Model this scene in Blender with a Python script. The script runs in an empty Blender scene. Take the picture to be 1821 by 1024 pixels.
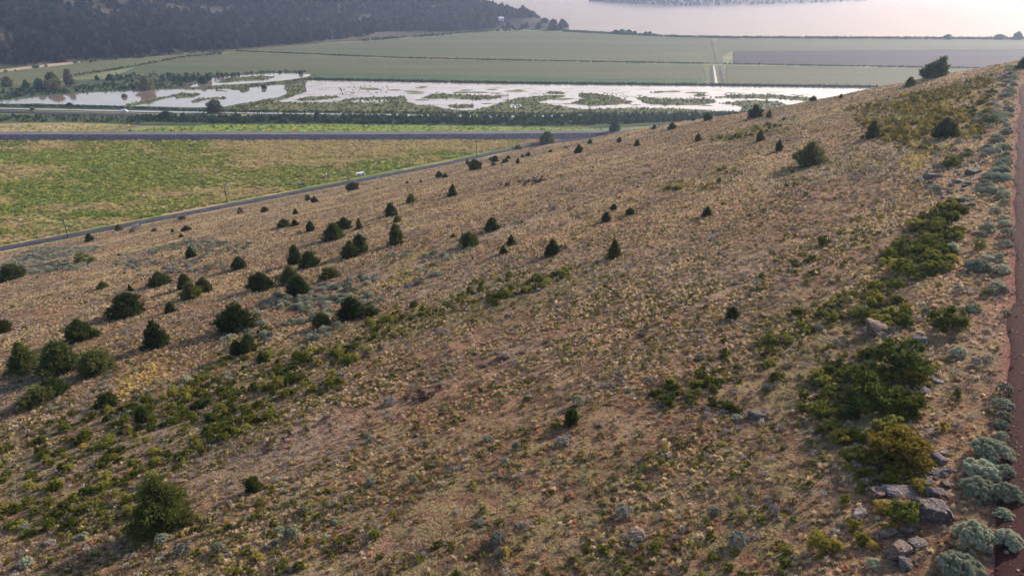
import bpy, math, random
import numpy as np

# ------------------------------------------------------------------ camera, sky, sun, exposure
scene = bpy.context.scene
COL = scene.collection
PITCH = math.radians(23.7)          # camera looks down by this much, towards +Y
FOC, CX, CY, CAMZ = 1300.0, 910.5, 512.0, 110.0
cam_data = bpy.data.cameras.new("camera")
cam = bpy.data.objects.new("camera", cam_data)
COL.objects.link(cam)
cam.location = (0, 0, CAMZ)
cam.rotation_euler = (math.radians(90) - PITCH, 0, 0)
cam_data.sensor_width = 36.0
cam_data.lens = 36.0 * FOC / 1821.0
cam_data.clip_start = 0.5
cam_data.clip_end = 30000
scene.camera = cam

SUN_AZ, SUN_EL = 52.0, 25.0         # degrees: clockwise from +Y, above the horizon
world = bpy.data.worlds.new("World")
scene.world = world
world.use_nodes = True
wn = world.node_tree
bg = wn.nodes["Background"]
sky = wn.nodes.new("ShaderNodeTexSky")
sky.sky_type = 'NISHITA'
sky.sun_disc = False
sky.sun_elevation = math.radians(SUN_EL)
sky.sun_rotation = math.radians(SUN_AZ)
sky.air_density = 1.0
sky.dust_density = 1.6
sky.ozone_density = 0.6
tint = wn.nodes.new("ShaderNodeMix")
tint.data_type = 'RGBA'
tint.blend_type = 'MULTIPLY'
tint.inputs[0].default_value = 1.0
tint.inputs[7].default_value = (1.0, 0.93, 0.91, 1)
wn.links.new(sky.outputs[0], tint.inputs[6])
wn.links.new(tint.outputs[2], bg.inputs[0])
bg.inputs[1].default_value = 0.14
sl = bpy.data.lights.new("sun", 'SUN')
sl.energy = 4.1
sl.angle = math.radians(1.5)
sl.color = (1.0, 0.83, 0.67)
sun = bpy.data.objects.new("sun", sl)
COL.objects.link(sun)
sun.rotation_euler = (math.radians(90 - SUN_EL), 0, math.radians(180 - SUN_AZ))
scene.view_settings.view_transform = 'Standard'
scene.view_settings.look = 'None'
scene.view_settings.gamma = 1.0
scene.view_settings.exposure = 1.2
scene.cycles.use_denoising = True
scene.cycles.denoiser = 'OPENIMAGEDENOISE'
scene.cycles.denoising_input_passes = 'RGB_ALBEDO_NORMAL'
scene.cycles.denoising_prefilter = 'ACCURATE'
scene.cycles.max_bounces = 6
scene.cycles.transmission_bounces = 4
scene.cycles.transparent_max_bounces = 4
scene.cycles.volume_bounces = 0

rng = np.random.default_rng(11)
random.seed(5)

# ------------------------------------------------------------------ helpers
def ray(px, py):
    px = np.asarray(px, float); py = np.asarray(py, float)
    dx = (px - CX) / FOC; up = (CY - py) / FOC
    c, s = math.cos(PITCH), math.sin(PITCH)
    return np.stack([dx + 0 * up, c + up * s + 0 * dx, -s + up * c + 0 * dx], -1)

def at_z(px, py, z=0.0):            # point of the photograph on the level z
    r = ray(px, py)
    return np.array([0, 0, CAMZ]) + r * ((z - CAMZ) / r[..., 2])[..., None]

def at_depth(px, py, d):
    return np.array([0, 0, CAMZ]) + ray(px, py) * d

def proj(P):
    x, y, z = P[..., 0], P[..., 1], P[..., 2] - CAMZ
    c, s = math.cos(PITCH), math.sin(PITCH)
    d = np.maximum(y * c - z * s, 1.0)
    return CX + FOC * x / d, CY - FOC * (y * s + z * c) / d, d

def hash2(ix, iy, s):
    h = (ix.astype(np.int64) * 374761393 + iy.astype(np.int64) * 668265263 + s * 974711) & 0xffffffff
    h = ((h ^ (h >> 13)) * 1274126177) & 0xffffffff
    return ((h ^ (h >> 16)) & 0xffff) / 65535.0

def vnoise(x, y, s=0):
    ix = np.floor(x); iy = np.floor(y); fx = x - ix; fy = y - iy
    fx = fx * fx * (3 - 2 * fx); fy = fy * fy * (3 - 2 * fy)
    a, b = hash2(ix, iy, s), hash2(ix + 1, iy, s)
    c, d = hash2(ix, iy + 1, s), hash2(ix + 1, iy + 1, s)
    return (a + (b - a) * fx) * (1 - fy) + (c + (d - c) * fx) * fy

def fbm(x, y, s=0, o=4):
    t = 0; a = 0.5; n = 0
    for k in range(o):
        t = t + a * vnoise(x * 2 ** k, y * 2 ** k, s + k); n += a; a *= 0.5
    return t / n

def inpoly(px, py, poly):
    px = np.asarray(px, float); py = np.asarray(py, float)
    r = np.zeros(px.shape, bool); j = len(poly) - 1
    for i in range(len(poly)):
        xi, yi = poly[i]; xj, yj = poly[j]
        c = ((yi > py) != (yj > py)) & (px < (xj - xi) * (py - yi) / ((yj - yi) or 1e-9) + xi)
        r ^= c; j = i
    return r

def mesh_np(name, V, Fc, smooth=False):
    V = np.asarray(V, np.float32); Fc = np.asarray(Fc, np.int32)
    m = bpy.data.meshes.new(name)
    k = Fc.shape[1]
    m.vertices.add(len(V)); m.vertices.foreach_set("co", V.ravel())
    m.loops.add(Fc.size); m.loops.foreach_set("vertex_index", Fc.ravel())
    m.polygons.add(len(Fc))
    m.polygons.foreach_set("loop_start", np.arange(0, Fc.size, k, dtype=np.int32))
    m.polygons.foreach_set("loop_total", np.full(len(Fc), k, np.int32))
    if smooth:
        m.polygons.foreach_set("use_smooth", np.ones(len(Fc), bool))
    m.update(calc_edges=True)
    return m

def link(name, mesh, mat=None, parent=None):
    o = bpy.data.objects.new(name, mesh)
    COL.objects.link(o)
    if mat is not None and len(mesh.materials) == 0:
        mesh.materials.append(mat)
    if parent: o.parent = parent
    return o

def tag(o, label=None, cat=None, group=None, kind=None):
    if label: o["label"] = label
    if cat: o["category"] = cat
    if group: o["group"] = group
    if kind: o["kind"] = kind
    return o

def empty(name, loc, rz=0.0):
    o = bpy.data.objects.new(name, None); COL.objects.link(o)
    o.empty_display_size = 0.3
    o.location = loc; o.rotation_euler = (0, 0, rz)
    return o

class MB:                            # collects boxes, tubes and loose faces into ONE mesh
    def __init__(s): s.v = []; s.f = []
    def add(s, V, Fc):
        b = len(s.v); s.v += [tuple(map(float, p)) for p in V]; s.f += [tuple(i + b for i in q) for q in Fc]; return s
    def box(s, c, d, rz=0.0, taper=1.0):
        ca, sa = math.cos(rz), math.sin(rz); V = []
        for z in (-.5, .5):
            t = 1 if z < 0 else taper
            for x, y in ((-.5, -.5), (.5, -.5), (.5, .5), (-.5, .5)):
                X, Y = x * d[0] * t, y * d[1] * t
                V.append((c[0] + X * ca - Y * sa, c[1] + X * sa + Y * ca, c[2] + z * d[2]))
        return s.add(V, [(3, 2, 1, 0), (4, 5, 6, 7), (0, 1, 5, 4), (1, 2, 6, 5), (2, 3, 7, 6), (3, 0, 4, 7)])
    def tube(s, pts, rad, n=7):
        pts = [np.array(p, float) for p in pts]; V = []; Fc = []
        for i, p in enumerate(pts):
            t = pts[min(i + 1, len(pts) - 1)] - pts[max(i - 1, 0)]; t /= np.linalg.norm(t) + 1e-9
            a = np.cross(t, (0, 0, 1) if abs(t[2]) < .9 else (1, 0, 0)); a /= np.linalg.norm(a); b = np.cross(t, a)
            r = rad[i] if hasattr(rad, '__len__') else rad
            V += [p + r * (a * math.cos(6.2832 * k / n) + b * math.sin(6.2832 * k / n)) for k in range(n)]
        for i in range(len(pts) - 1):
            for k in range(n):
                Fc.append((i * n + k, i * n + (k + 1) % n, (i + 1) * n + (k + 1) % n, (i + 1) * n + k))
        Fc.append(tuple(range(n))[::-1]); Fc.append(tuple((len(pts) - 1) * n + k for k in range(n)))
        return s.add(V, Fc)
    def mesh(s, name, smooth=False):
        m = bpy.data.meshes.new(name); m.from_pydata(s.v, [], s.f); m.update()
        if smooth:
            for p in m.polygons: p.use_smooth = True
        return m

# ------------------------------------------------------------------ materials
class NT:
    def __init__(s, name):
        s.m = bpy.data.materials.new(name); s.m.use_nodes = True; s.t = s.m.node_tree
        s.t.nodes.clear(); s.out = s.t.nodes.new("ShaderNodeOutputMaterial")
    def n(s, typ, **kw):
        q = s.t.nodes.new("ShaderNode" + typ)
        for k, v in kw.items():
            if k.startswith("_"): setattr(q, k[1:], v)
            else: s.set(q.inputs[int(k[1:]) if k[0] == "i" and k[1:].isdigit() else k.replace("__", " ")], v)
        return q
    def set(s, inp, v):
        if isinstance(v, bpy.types.NodeSocket): s.t.links.new(v, inp)
        elif isinstance(v, tuple) and len(v) == 3 and inp.type == 'RGBA': inp.default_value = (*v, 1)
        else: inp.default_value = v
    def pos(s): return s.n("NewGeometry").outputs["Position"]
    def mapped(s, vec, scale=(1, 1, 1), rot=0.0):
        q = s.n("Mapping", i0=vec); q.inputs["Scale"].default_value = scale; q.inputs["Rotation"].default_value = (0, 0, rot)
        return q.outputs[0]
    def noise(s, vec, scale, detail=4.0, rough=.55, dist=0.0):
        q = s.n("TexNoise", Vector=vec, Scale=scale, Detail=detail, Roughness=rough, Distortion=dist)
        return q.outputs["Fac"]
    def ramp(s, fac, stops, interp='LINEAR'):
        q = s.n("ValToRGB", i0=fac); e = q.color_ramp; e.interpolation = interp
        while len(e.elements) > len(stops): e.elements.remove(e.elements[-1])
        while len(e.elements) < len(stops): e.elements.new(.5)
        for el, (p, c) in zip(e.elements, stops):
            el.position = p; el.color = (*c, 1) if len(c) == 3 else c
        return q.outputs[0]
    def gray(s, fac, a, b):          # smooth step of fac between a and b
        q = s.n("MapRange", i0=fac, i1=a, i2=b, i3=0.0, i4=1.0); q.clamp = True
        return q.outputs[0]
    def mix(s, f, a, b, mode='MIX'):
        q = s.t.nodes.new("ShaderNodeMix"); q.data_type = 'RGBA'; q.blend_type = mode; q.clamp_factor = True
        s.set(q.inputs[0], f); s.set(q.inputs[6], a); s.set(q.inputs[7], b)
        return q.outputs[2]
    def math(s, op, a, b=0.0):
        q = s.n("Math", _operation=op, i0=a, i1=b); return q.outputs[0]
    def bump(s, h, strength=.5, dist=.2):
        return s.n("Bump", Strength=strength, Distance=dist, Height=h).outputs[0]
    def diffuse(s, col, rough=.9, spec=.15, normal=None, metal=0.0):
        q = s.n("BsdfPrincipled"); s.set(q.inputs["Base Color"], col); s.set(q.inputs["Roughness"], rough)
        q.inputs["Specular IOR Level"].default_value = spec; q.inputs["Metallic"].default_value = metal
        if normal is not None: s.set(q.inputs["Normal"], normal)
        s.t.links.new(q.outputs[0], s.out.inputs[0]); return s.m
    def leaf(s, col, transl=.3):
        d = s.n("BsdfDiffuse", Color=col); t = s.n("BsdfTranslucent", Color=col)
        q = s.n("MixShader", i0=transl, i1=d.outputs[0], i2=t.outputs[0])
        s.t.links.new(q.outputs[0], s.out.inputs[0]); return s.m

def leaf_mat(name, ca, cb, cc=None, scale=5.0, transl=.3, spread=.38):
    b = NT(name); p = b.pos()
    f = b.noise(p, scale, 2.0, .6)
    c = b.mix(b.gray(f, .35, .68), ca, cb)
    oi = b.n("ObjectInfo").outputs["Random"]
    if cc is not None: c = b.mix(b.gray(oi, .45, 1.0), c, cc)
    v = b.n("HueSaturation", Color=c)
    b.set(v.inputs["Value"], b.n("MapRange", i0=oi, i1=0.0, i2=1.0, i3=1 - spread, i4=1 + spread).outputs[0])
    return b.leaf(v.outputs[0], transl)

def plain_mat(name, col, rough=.7, spec=.3, metal=0.0, var=.15, scale=3.0):
    b = NT(name); f = b.noise(b.pos(), scale, 4.0)
    c2 = tuple(min(1, x * (1 - var * 1.6)) for x in col); c1 = tuple(min(1, x * (1 + var)) for x in col)
    return b.diffuse(b.mix(b.gray(f, .3, .7), c2, c1), rough, spec, metal=metal)

SLOPE_ROT = math.radians(-41)        # terraces follow the contour of the slope

def hill_mat():
    b = NT("dry_hillside"); p = b.pos()
    st = b.noise(b.mapped(p, (.035, .16, .1), SLOPE_ROT), 1.0, 5.0, .6, .4)
    big = b.noise(p, .025, 4.0, .55)
    mid = b.noise(p, .35, 5.0, .65)
    fine = b.noise(p, 3.2, 4.0, .7)
    col = b.ramp(mid, [(.25, (.058, .034, .023)), (.42, (.13, .079, .048)), (.58, (.215, .138, .082)), (.75, (.34, .235, .145))])
    red = b.mix(b.gray(fine, .4, .7), (.2, .1, .066), (.34, .18, .12))
    col = b.mix(b.math('MULTIPLY', b.gray(st, .5, .68), .7), col, red)
    grey = b.mix(b.gray(fine, .35, .65), (.15, .12, .1), (.29, .235, .2))
    col = b.mix(b.math('MULTIPLY', b.gray(big, .5, .66), .65), col, grey)
    olive = b.mix(b.gray(fine, .35, .65), (.095, .085, .04), (.19, .16, .075))
    a = b.n("Attribute", _attribute_name="veg").outputs["Fac"]
    g = b.math('MULTIPLY', a, b.gray(b.noise(p, .7, 4.0, .65), .4, .58))
    col = b.mix(g, col, olive)
    r = b.n("Attribute", _attribute_name="cinder").outputs["Fac"]
    cind = b.ramp(b.noise(p, 5.0, 3.0, .7), [(.3, (.1, .04, .035)), (.55, (.2, .085, .07)), (.75, (.36, .22, .18))])
    col = b.mix(b.gray(b.math('ADD', r, b.math('MULTIPLY', b.math('SUBTRACT', mid, .5), .9)), .35, .65), col, cind)
    col = b.mix(b.math('MULTIPLY', b.gray(fine, .3, .5), -1.0), col, col)
    dark = b.mix(b.gray(fine, .28, .5), (.34, .31, .29), (1.0, 1.0, 1.0))  # dark flecks put into the soil colour as shaded gaps between tufts
    col = b.mix(1.0, col, dark, 'MULTIPLY')
    grain = b.noise(p, 11.0, 3.0, .8)
    col = b.mix(1.0, col, b.mix(b.gray(grain, .36, .64), (.42, .4, .38), (1.4, 1.4, 1.38)), 'MULTIPLY')
    return b.diffuse(col, .95, .08, b.bump(b.math('ADD', b.math('MULTIPLY', mid, 1.5), fine), .7, .35))

def ground_mat(name, stops, scale=.05, stretch=(1, 1, 1), rot=0.0, fine=.6, spec=.08, rough=.95, bump=.5):
    b = NT(name); p = b.pos()
    f = b.noise(b.mapped(p, stretch, rot), scale, 6.0, .62, .3)
    col = b.ramp(f, stops)
    g = b.noise(p, fine, 4.0, .65)
    col = b.mix(1.0, col, b.mix(b.gray(g, .3, .7), (.72, .72, .72), (1.2, 1.2, 1.2)), 'MULTIPLY')
    return b.diffuse(col, rough, spec, b.bump(g, bump, .4))

def water_mat(name, deep, rough, wav, strength, refl, weed=0.0, tint=(1, .92, .88)):
    """murky water: a share refl of the light mirrors the sky, the rest comes from the silty water itself"""
    b = NT(name); p = b.pos()
    h = b.noise(b.mapped(p, (1, 2.2, 1), .4), wav, 3.0, .6); nm = b.bump(h, strength, .3)
    g = b.n("BsdfAnisotropic"); b.set(g.inputs["Color"], tint); g.inputs["Roughness"].default_value = rough; b.set(g.inputs["Normal"], nm)
    w = b.noise(b.mapped(p, (.3, 1.2, 1), .2), .05, 4.0, .6)
    w2 = b.noise(b.mapped(p, (.45, 1.5, 1), .1), .09, 5.0, .65)
    d = b.n("BsdfDiffuse", Color=b.mix(b.math("MULTIPLY", b.gray(w2, .52, .68), weed), b.mix(b.gray(w, .35, .65), deep, tuple(x * 1.25 for x in deep)), (.1, .1, .05)))
    q = b.n("MixShader", i0=b.math('ADD', refl - .04, b.math('MULTIPLY', b.math("SUBTRACT", w, b.math("MULTIPLY", b.gray(w2, .52, .68), weed * 3.2)), .08)), i1=d.outputs[0], i2=g.outputs[0])
    b.t.links.new(q.outputs[0], b.out.inputs[0]); return b.m

# ------------------------------------------------------------------ terrain: the dry slope
CTL = np.array([(-0.1,-8.1,83.0),(33.4,-29.9,89.0),(24.4,29.6,83.0),(57.9,7.8,89.0),(48.9,67.3,83.0),(82.4,45.5,89.0),(73.5,105.0,83.0),(107.0,83.2,89.0),(98.0,142.7,83.0),(131.5,120.9,89.0),(122.5,180.4,83.0),(156.0,158.6,89.0),(147.0,218.1,83.0),(180.5,196.3,89.0),(160.7,239.1,83.0),(194.2,217.3,89.0),(-282.1,235.7,0.0),(-308.1,266.1,-3.0),(-252.5,260.6,0.0),(-278.5,291.0,-3.0),(-217.2,290.3,0.0),(-243.2,320.7,-3.0),(-183.7,318.8,0.0),(-209.7,349.2,-3.0),(-143.9,351.9,0.0),(-169.9,382.3,-3.0),(-96.2,391.7,0.0),(-122.2,422.1,-3.0),(-38.1,440.9,0.0),(-64.1,471.3,-3.0),(-3.8,470.7,0.0),(-29.8,501.1,-3.0),(34.8,504.3,0.0),(8.8,534.7,-3.0),(34.8,503.6,0.9),(37.9,548.5,-12.0),(42.3,613.4,-12.0),(64.1,439.1,15.6),(70.6,483.6,-3.0),(80.0,547.9,-12.0),(86.8,390.6,29.6),(96.6,434.6,11.6),(110.7,498.0,-12.0),(109.0,333.6,48.9),(123.0,376.4,32.1),(143.2,438.2,-10.2),(124.5,304.9,58.3),(141.5,346.6,42.2),(166.1,406.8,1.0),(137.4,281.6,67.3),(157.1,322.0,52.1),(185.6,380.4,12.3),(147.0,269.6,72.4),(168.6,309.1,57.9),(199.7,366.2,19.0),(153.0,260.3,76.0),(175.9,299.1,61.9),(208.8,355.1,23.6),(158.8,251.9,79.2),(182.8,290.0,65.6),(217.5,344.9,27.9),(165.3,245.5,82.1),(190.4,282.8,68.9),(226.7,336.7,31.8),(173.5,238.2,85.3),(200.0,274.5,72.6),(238.3,327.1,36.1),(-84.7,65.0,61.1),(-169.3,138.2,36.2),(-239.8,199.1,11.5),(-75.8,72.5,61.1),(-151.5,153.1,36.2),(-214.6,220.3,11.5),(-48.1,107.8,61.1),(-120.5,186.0,36.2),(-180.9,251.2,11.5),(-38.0,116.4,61.1),(-100.5,203.1,36.2),(-152.5,275.4,11.5),(-20.9,142.7,61.1),(-90.6,218.2,36.2),(-148.8,281.0,11.5),(-8.9,152.7,61.1),(-66.8,238.1,36.2),(-115.0,309.2,11.5),(22.5,191.0,61.1),(-28.4,277.0,36.2),(-70.8,348.7,11.5),(40.0,205.8,61.1),(6.5,306.5,36.2),(-21.3,390.5,11.5),(67.4,241.1,61.1),(36.9,339.5,36.2),(11.4,421.5,11.5),(-58.7,98.9,61.1),(-141.7,168.2,36.2),(-211.0,226.0,11.5)])
def tps_fit(C):
    X = C[:, :2] / 100.0; n = len(X)
    r = np.linalg.norm(X[:, None] - X[None], axis=-1)
    K = np.where(r > 0, r * r * np.log(r + 1e-12), 0) + np.eye(n) * 2e-3
    P = np.c_[np.ones(n), X]
    return X, np.linalg.solve(np.block([[K, P], [P.T, np.zeros((3, 3))]]), np.r_[C[:, 2], 0, 0, 0])
def tps(m, x, y):
    X, w = m; x = x / 100.0; y = y / 100.0
    o = w[-3] + w[-2] * x + w[-1] * y
    for (a, b), c in zip(X, w[:-3]):
        r2 = (x - a) ** 2 + (y - b) ** 2
        o = o + c * .5 * r2 * np.log(r2 + 1e-20)
    return o
HILL = tps_fit(CTL)
GX0, GY0, GS = -330.0, -12.0, 1.25
gx = np.arange(GX0, 300, GS); gy = np.arange(GY0, 640, GS)
GXX, GYY = np.meshgrid(gx, gy)
# red road: its left edge in the photograph, walked on the terrace level
RE = at_z(np.array([1772, 1778, 1790, 1797, 1803, 1808, 1813, 1817]), np.array([1150, 1024, 800, 560, 360, 250, 185, 150]), 83.0)
def road_off(x, y):                  # signed distance to the right of the road's left edge
    best = np.full(np.shape(x), 1e9); sgn = np.zeros(np.shape(x))
    for a, b in zip(RE[:-1], RE[1:]):
        d = b[:2] - a[:2]; L = np.hypot(*d); d = d / L
        t = (x - a[0]) * d[0] + (y - a[1]) * d[1]; t = np.clip(t, -30 if a is RE[0] else 0, L + (20 if b is RE[-1] else 0))
        ex = x - a[0] - t * d[0]; ey = y - a[1] - t * d[1]; e = np.hypot(ex, ey)
        s = ex * d[1] - ey * d[0]
        k = e < best; best = np.where(k, e, best); sgn = np.where(k, np.sign(s), sgn)
    return best * sgn
GOFF = road_off(GXX, GYY)
und = np.clip((-GOFF - 2) / 12, 0, 1)
cr, sr = math.cos(math.radians(41)), math.sin(math.radians(41))
U = GXX * sr * 0 + (GXX * cr + GYY * sr); W = (-GXX * sr + GYY * cr)
GZ = tps(HILL, GXX, GYY)
GZ = GZ + und * ((fbm(U / 45, W / 11, 3) - .5) * 1.2 + (fbm(GXX / 6, GYY / 6, 9) - .5) * .4)
# rocky brink: the ground drops a little just left of the terrace edge
brink = np.clip((-GOFF - 7) / 3.0, 0, 1) * np.clip(1 - (GYY - 60) / 60, 0, 1)
GZ = GZ - .9 * brink

TRK = at_z(np.array([-420, -200, 0, 200, 400, 600, 800, 880, 960, 1040]), np.array([525, 482, 443, 405, 367, 328.5, 290, 272, 257, 246]), 0.0)
def track_dist(x, y):
    best = np.full(np.shape(x), 1e9)
    for a, b in zip(TRK[:-1], TRK[1:]):
        d = b[:2] - a[:2]; L2 = d @ d
        t = np.clip(((x - a[0]) * d[0] + (y - a[1]) * d[1]) / L2, 0, 1)
        best = np.minimum(best, np.hypot(x - a[0] - t * d[0], y - a[1] - t * d[1]))
    return best
GTD = track_dist(GXX, GYY)
GZ = np.minimum(GZ, -.1 + np.clip((GTD - 5.5) * .35, 0, None) + np.clip(GTD - 30, 0, None) * 9)

def zhill(x, y):
    x = np.asarray(x, float); y = np.asarray(y, float)
    fx = np.clip((x - GX0) / GS, 0, len(gx) - 1.001); fy = np.clip((y - GY0) / GS, 0, len(gy) - 1.001)
    i = fx.astype(int); j = fy.astype(int); fx = fx - i; fy = fy - j
    return (GZ[j, i] * (1 - fx) + GZ[j, i + 1] * fx) * (1 - fy) + (GZ[j + 1, i] * (1 - fx) + GZ[j + 1, i + 1] * fx) * fy

_T = np.geomspace(18, 640, 1600)
def hit(px, py, tries=30):           # first point of the slope seen at a photograph pixel
    for k in range(tries):
        P = np.array([0, 0, CAMZ]) + _T[:, None] * ray(px, py)
        b = P[:, 2] < np.maximum(zhill(P[:, 0], P[:, 1]), 0)
        i = int(np.argmax(b))
        if b[i]:
            p = P[i]; z = float(zhill(p[0], p[1]))
            if z > 0 or k == tries - 1: return np.array([p[0], p[1], max(z, 0)]), _T[i]
            if _T[i] < 520: return np.array([p[0], p[1], 0.0]), _T[i]
        py += 1.5
    return np.array([p[0], p[1], 0.0]), _T[i]

# ------------------------------------------------------------------ the slope as a mesh
def build_hill():
    ny, nx = GXX.shape
    px, py, d = proj(np.stack([GXX, GYY, GZ], -1))
    veg = np.zeros(GXX.shape)
    for poly, s in VEG:
        veg = np.maximum(veg, inpoly(px, py, poly) * s)
    for _ in range(3):
        v = veg.copy(); v[1:-1, 1:-1] = (veg[1:-1, 1:-1] * 2 + veg[:-2, 1:-1] + veg[2:, 1:-1] + veg[1:-1, :-2] + veg[1:-1, 2:]) / 6; veg = v
    veg = np.clip(veg + .25, 0, 1)
    cinder = np.clip((GOFF + 1.6) / 2.4, 0, 1)
    idx = np.arange(ny * nx).reshape(ny, nx)
    q = np.stack([idx[:-1, :-1], idx[:-1, 1:], idx[1:, 1:], idx[1:, :-1]], -1).reshape(-1, 4)
    zf = GZ.ravel()[q].max(1)
    q = q[zf > -1.5]
    used = np.unique(q); remap = np.full(ny * nx, -1); remap[used] = np.arange(len(used))
    V = np.stack([GXX.ravel(), GYY.ravel(), GZ.ravel()], -1)[used]
    m = mesh_np("hillside", V, remap[q], True)
    for nm, arr in (("veg", veg), ("cinder", cinder)):
        a = m.attributes.new(nm, 'FLOAT', 'POINT'); a.data.foreach_set("value", arr.ravel()[used].astype(np.float32))
    return tag(link("hillside", m, hill_mat()), kind="structure")

VEG = [
 ([(1500,190),(1640,165),(1770,130),(1770,200),(1740,260),(1640,280),(1540,250)], 1.0),
 ([(1160,335),(1240,305),(1320,290),(1310,330),(1220,345)], .7),
 ([(1230,250),(1320,230),(1420,205),(1400,235),(1300,255)], .7),
 ([(640,570),(760,530),(860,490),(1060,465),(1090,495),(960,540),(800,580),(700,620),(620,640)], .8),
 ([(0,790),(150,730),(330,660),(420,620),(640,600),(600,700),(420,790),(330,860),(230,940),(60,960),(0,970)], .85),
 ([(1340,560),(1500,520),(1660,470),(1700,620),(1640,780),(1470,780),(1350,720)], .7),
 ([(0,1000),(300,960),(700,760),(1000,800),(1400,780),(1500,1024),(1500,1150),(0,1150)], .6),
 ([(1360,310),(1480,275),(1560,280),(1480,320),(1380,340)], .8),
]
hillside = build_hill()

# red cinder road along the terrace
def build_road():
    V = []; Fc = []; P = [RE[0] - (RE[1] - RE[0]) * .5]
    for a, b in zip(RE[:-1], RE[1:]):
        n = max(2, int(np.linalg.norm(b - a) / 3))
        P += [a + (b - a) * k / n for k in range(n)]
    P.append(RE[-1]); P = np.array(P); T = np.gradient(P, axis=0); T /= np.linalg.norm(T[:, :2], axis=1)[:, None]
    N = np.stack([T[:, 1], -T[:, 0]], -1); cols = (0, .25, .7, 1.6, 3.0, 4.6, 6.2, 7.4)
    for i, p in enumerate(P):
        for k, c in enumerate(cols):
            e = (.75 * (vnoise(np.array(i * .6), np.array(0.), 4) - .5) + .3 * (vnoise(np.array(i * 2.1), np.array(3.), 5) - .5)) if k < 3 else 0
            x, y = p[:2] + N[i] * (c + e)
            rut = -.05 if k in (3, 5) else 0.0
            V.append((x, y, float(zhill(x, y)) + (.03 if k == 0 else .12 + rut)))
    n = len(cols)
    for i in range(len(P) - 1):
        for k in range(n - 1): Fc.append((i * n + k, i * n + k + 1, (i + 1) * n + k + 1, (i + 1) * n + k))
    b = NT("red_cinder"); p = b.pos()
    f = b.noise(p, 5.0, 5.0, .8); g = b.noise(b.mapped(p, (1.6, .16, 1), math.radians(33)), .6, 4.0)
    c = b.ramp(f, [(.3, (.016, .0055, .006)), (.5, (.034, .011, .0115)), (.66, (.054, .019, .0185)), (.78, (.13, .07, .062))])
    c = b.mix(b.gray(g, .4, .65), c, b.mix(b.gray(f, .3, .7), (.022, .0075, .008), (.042, .015, .0155)))
    mt = b.diffuse(c, .95, .1, b.bump(f, .6, .12))
    m = mesh_np("red_road", V, Fc, True)
    return tag(link("red_road", m, mt), kind="structure")
build_road()

# ------------------------------------------------------------------ valley floor
def refine(pts, step, jit, seed, closed=True):
    r = np.random.default_rng(seed); o = []; n = len(pts)
    for i in range(n if closed else n - 1):
        a = np.array(pts[i], float); b = np.array(pts[(i + 1) % n], float)
        k = max(1, int(np.hypot(*(b - a)) / step))
        for j in range(k):
            q = a + (b - a) * j / k
            o.append((q[0] + r.normal(0, jit * 1.6), q[1] + r.normal(0, jit * .35)))
    if not closed: o.append(tuple(pts[-1]))
    return o

def sheet(name, pts, z, mat, step=0, jit=0, seed=1):
    if step: pts = refine(pts, step, jit, seed)
    P = np.array([at_z(a, b, z) for a, b in pts])
    m = bpy.data.meshes.new(name); m.from_pydata([tuple(p) for p in P], [], [tuple(range(len(P)))])
    m.update()
    if m.polygons[0].normal.z < 0:
        m.flip_normals()
    return tag(link(name, m, mat), kind="structure")

M = {}
M['valley'] = ground_mat("valley_grass", [(.3, (.075, .1, .04)), (.5, (.13, .145, .065)), (.7, (.2, .17, .095))], .02)
M['field'] = ground_mat("field_green", [(.3, (.049, .067, .030)), (.45, (.063, .075, .035)), (.6, (.081, .083, .043)), (.75, (.095, .088, .051))], .012, (.12, 2.2, 1), .05, .2, bump=.1)
M['field2'] = ground_mat("field_bright", [(.3, (.068, .080, .034)), (.55, (.084, .093, .043)), (.75, (.098, .099, .051))], .012, (1, 3, 1), .05, .15, bump=.1)
M['fieldedge'] = ground_mat("field_edge_green", [(.3, (.033, .062, .029)), (.55, (.048, .081, .033)), (.75, (.065, .088, .044))], .012, (1, 4, 1), .05, .15, bump=.1)
M['purple'] = ground_mat("field_bare", [(.3, (.027, .020, .025)), (.5, (.035, .027, .032)), (.7, (.048, .040, .037))], .012, (.1, 2.5, 1), .05, .2, bump=.1)
M['meadow'] = ground_mat("meadow_grass", [(.3, (.075, .13, .02)), (.43, (.13, .165, .038)), (.55, (.26, .21, .095)), (.75, (.38, .29, .17))], .05, (.45, 1.8, 1), -.1, .5)
M['lush'] = ground_mat("meadow_lush", [(.3, (.06, .1, .022)), (.5, (.11, .155, .035)), (.7, (.19, .18, .06))], .05, (.6, 1.7, 1), -.1, .5)
M['verge'] = ground_mat("verge_bright_grass", [(.3, (.07, .13, .02)), (.5, (.12, .19, .03)), (.7, (.19, .22, .06))], .08, (.6, 2, 1), 0, .5)
M['tan'] = ground_mat("dry_verge", [(.3, (.11, .125, .05)), (.5, (.22, .19, .1)), (.7, (.3, .23, .15))], .05, (.5, 2, 1), 0, .5)
M['marsh'] = ground_mat("marsh_ground", [(.3, (.052, .073, .026)), (.5, (.090, .103, .036)), (.68, (.129, .116, .060)), (.8, (.163, .138, .103))], .06, (.6, 1.6, 1), 0, .5)
M['bank'] = ground_mat("bank_ground", [(.3, (.028, .044, .024)), (.5, (.048, .068, .032)), (.7, (.080, .084, .048))], .08, (.5, 2, 1), 0, .5)
M['gravel'] = ground_mat("grey_gravel", [(.3, (.027, .026, .034)), (.5, (.045, .042, .050)), (.7, (.080, .072, .074))], .3, fine=2.5)
M['rubble'] = ground_mat("dark_rubble", [(.3, (.024, .024, .036)), (.5, (.042, .042, .06)), (.7, (.085, .08, .1))], .4, fine=1.5)
M['asphalt'] = ground_mat("asphalt", [(.3, (.077, .077, .087)), (.7, (.112, .112, .122))], .1, fine=1.0, rough=.8, bump=.1)
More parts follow.
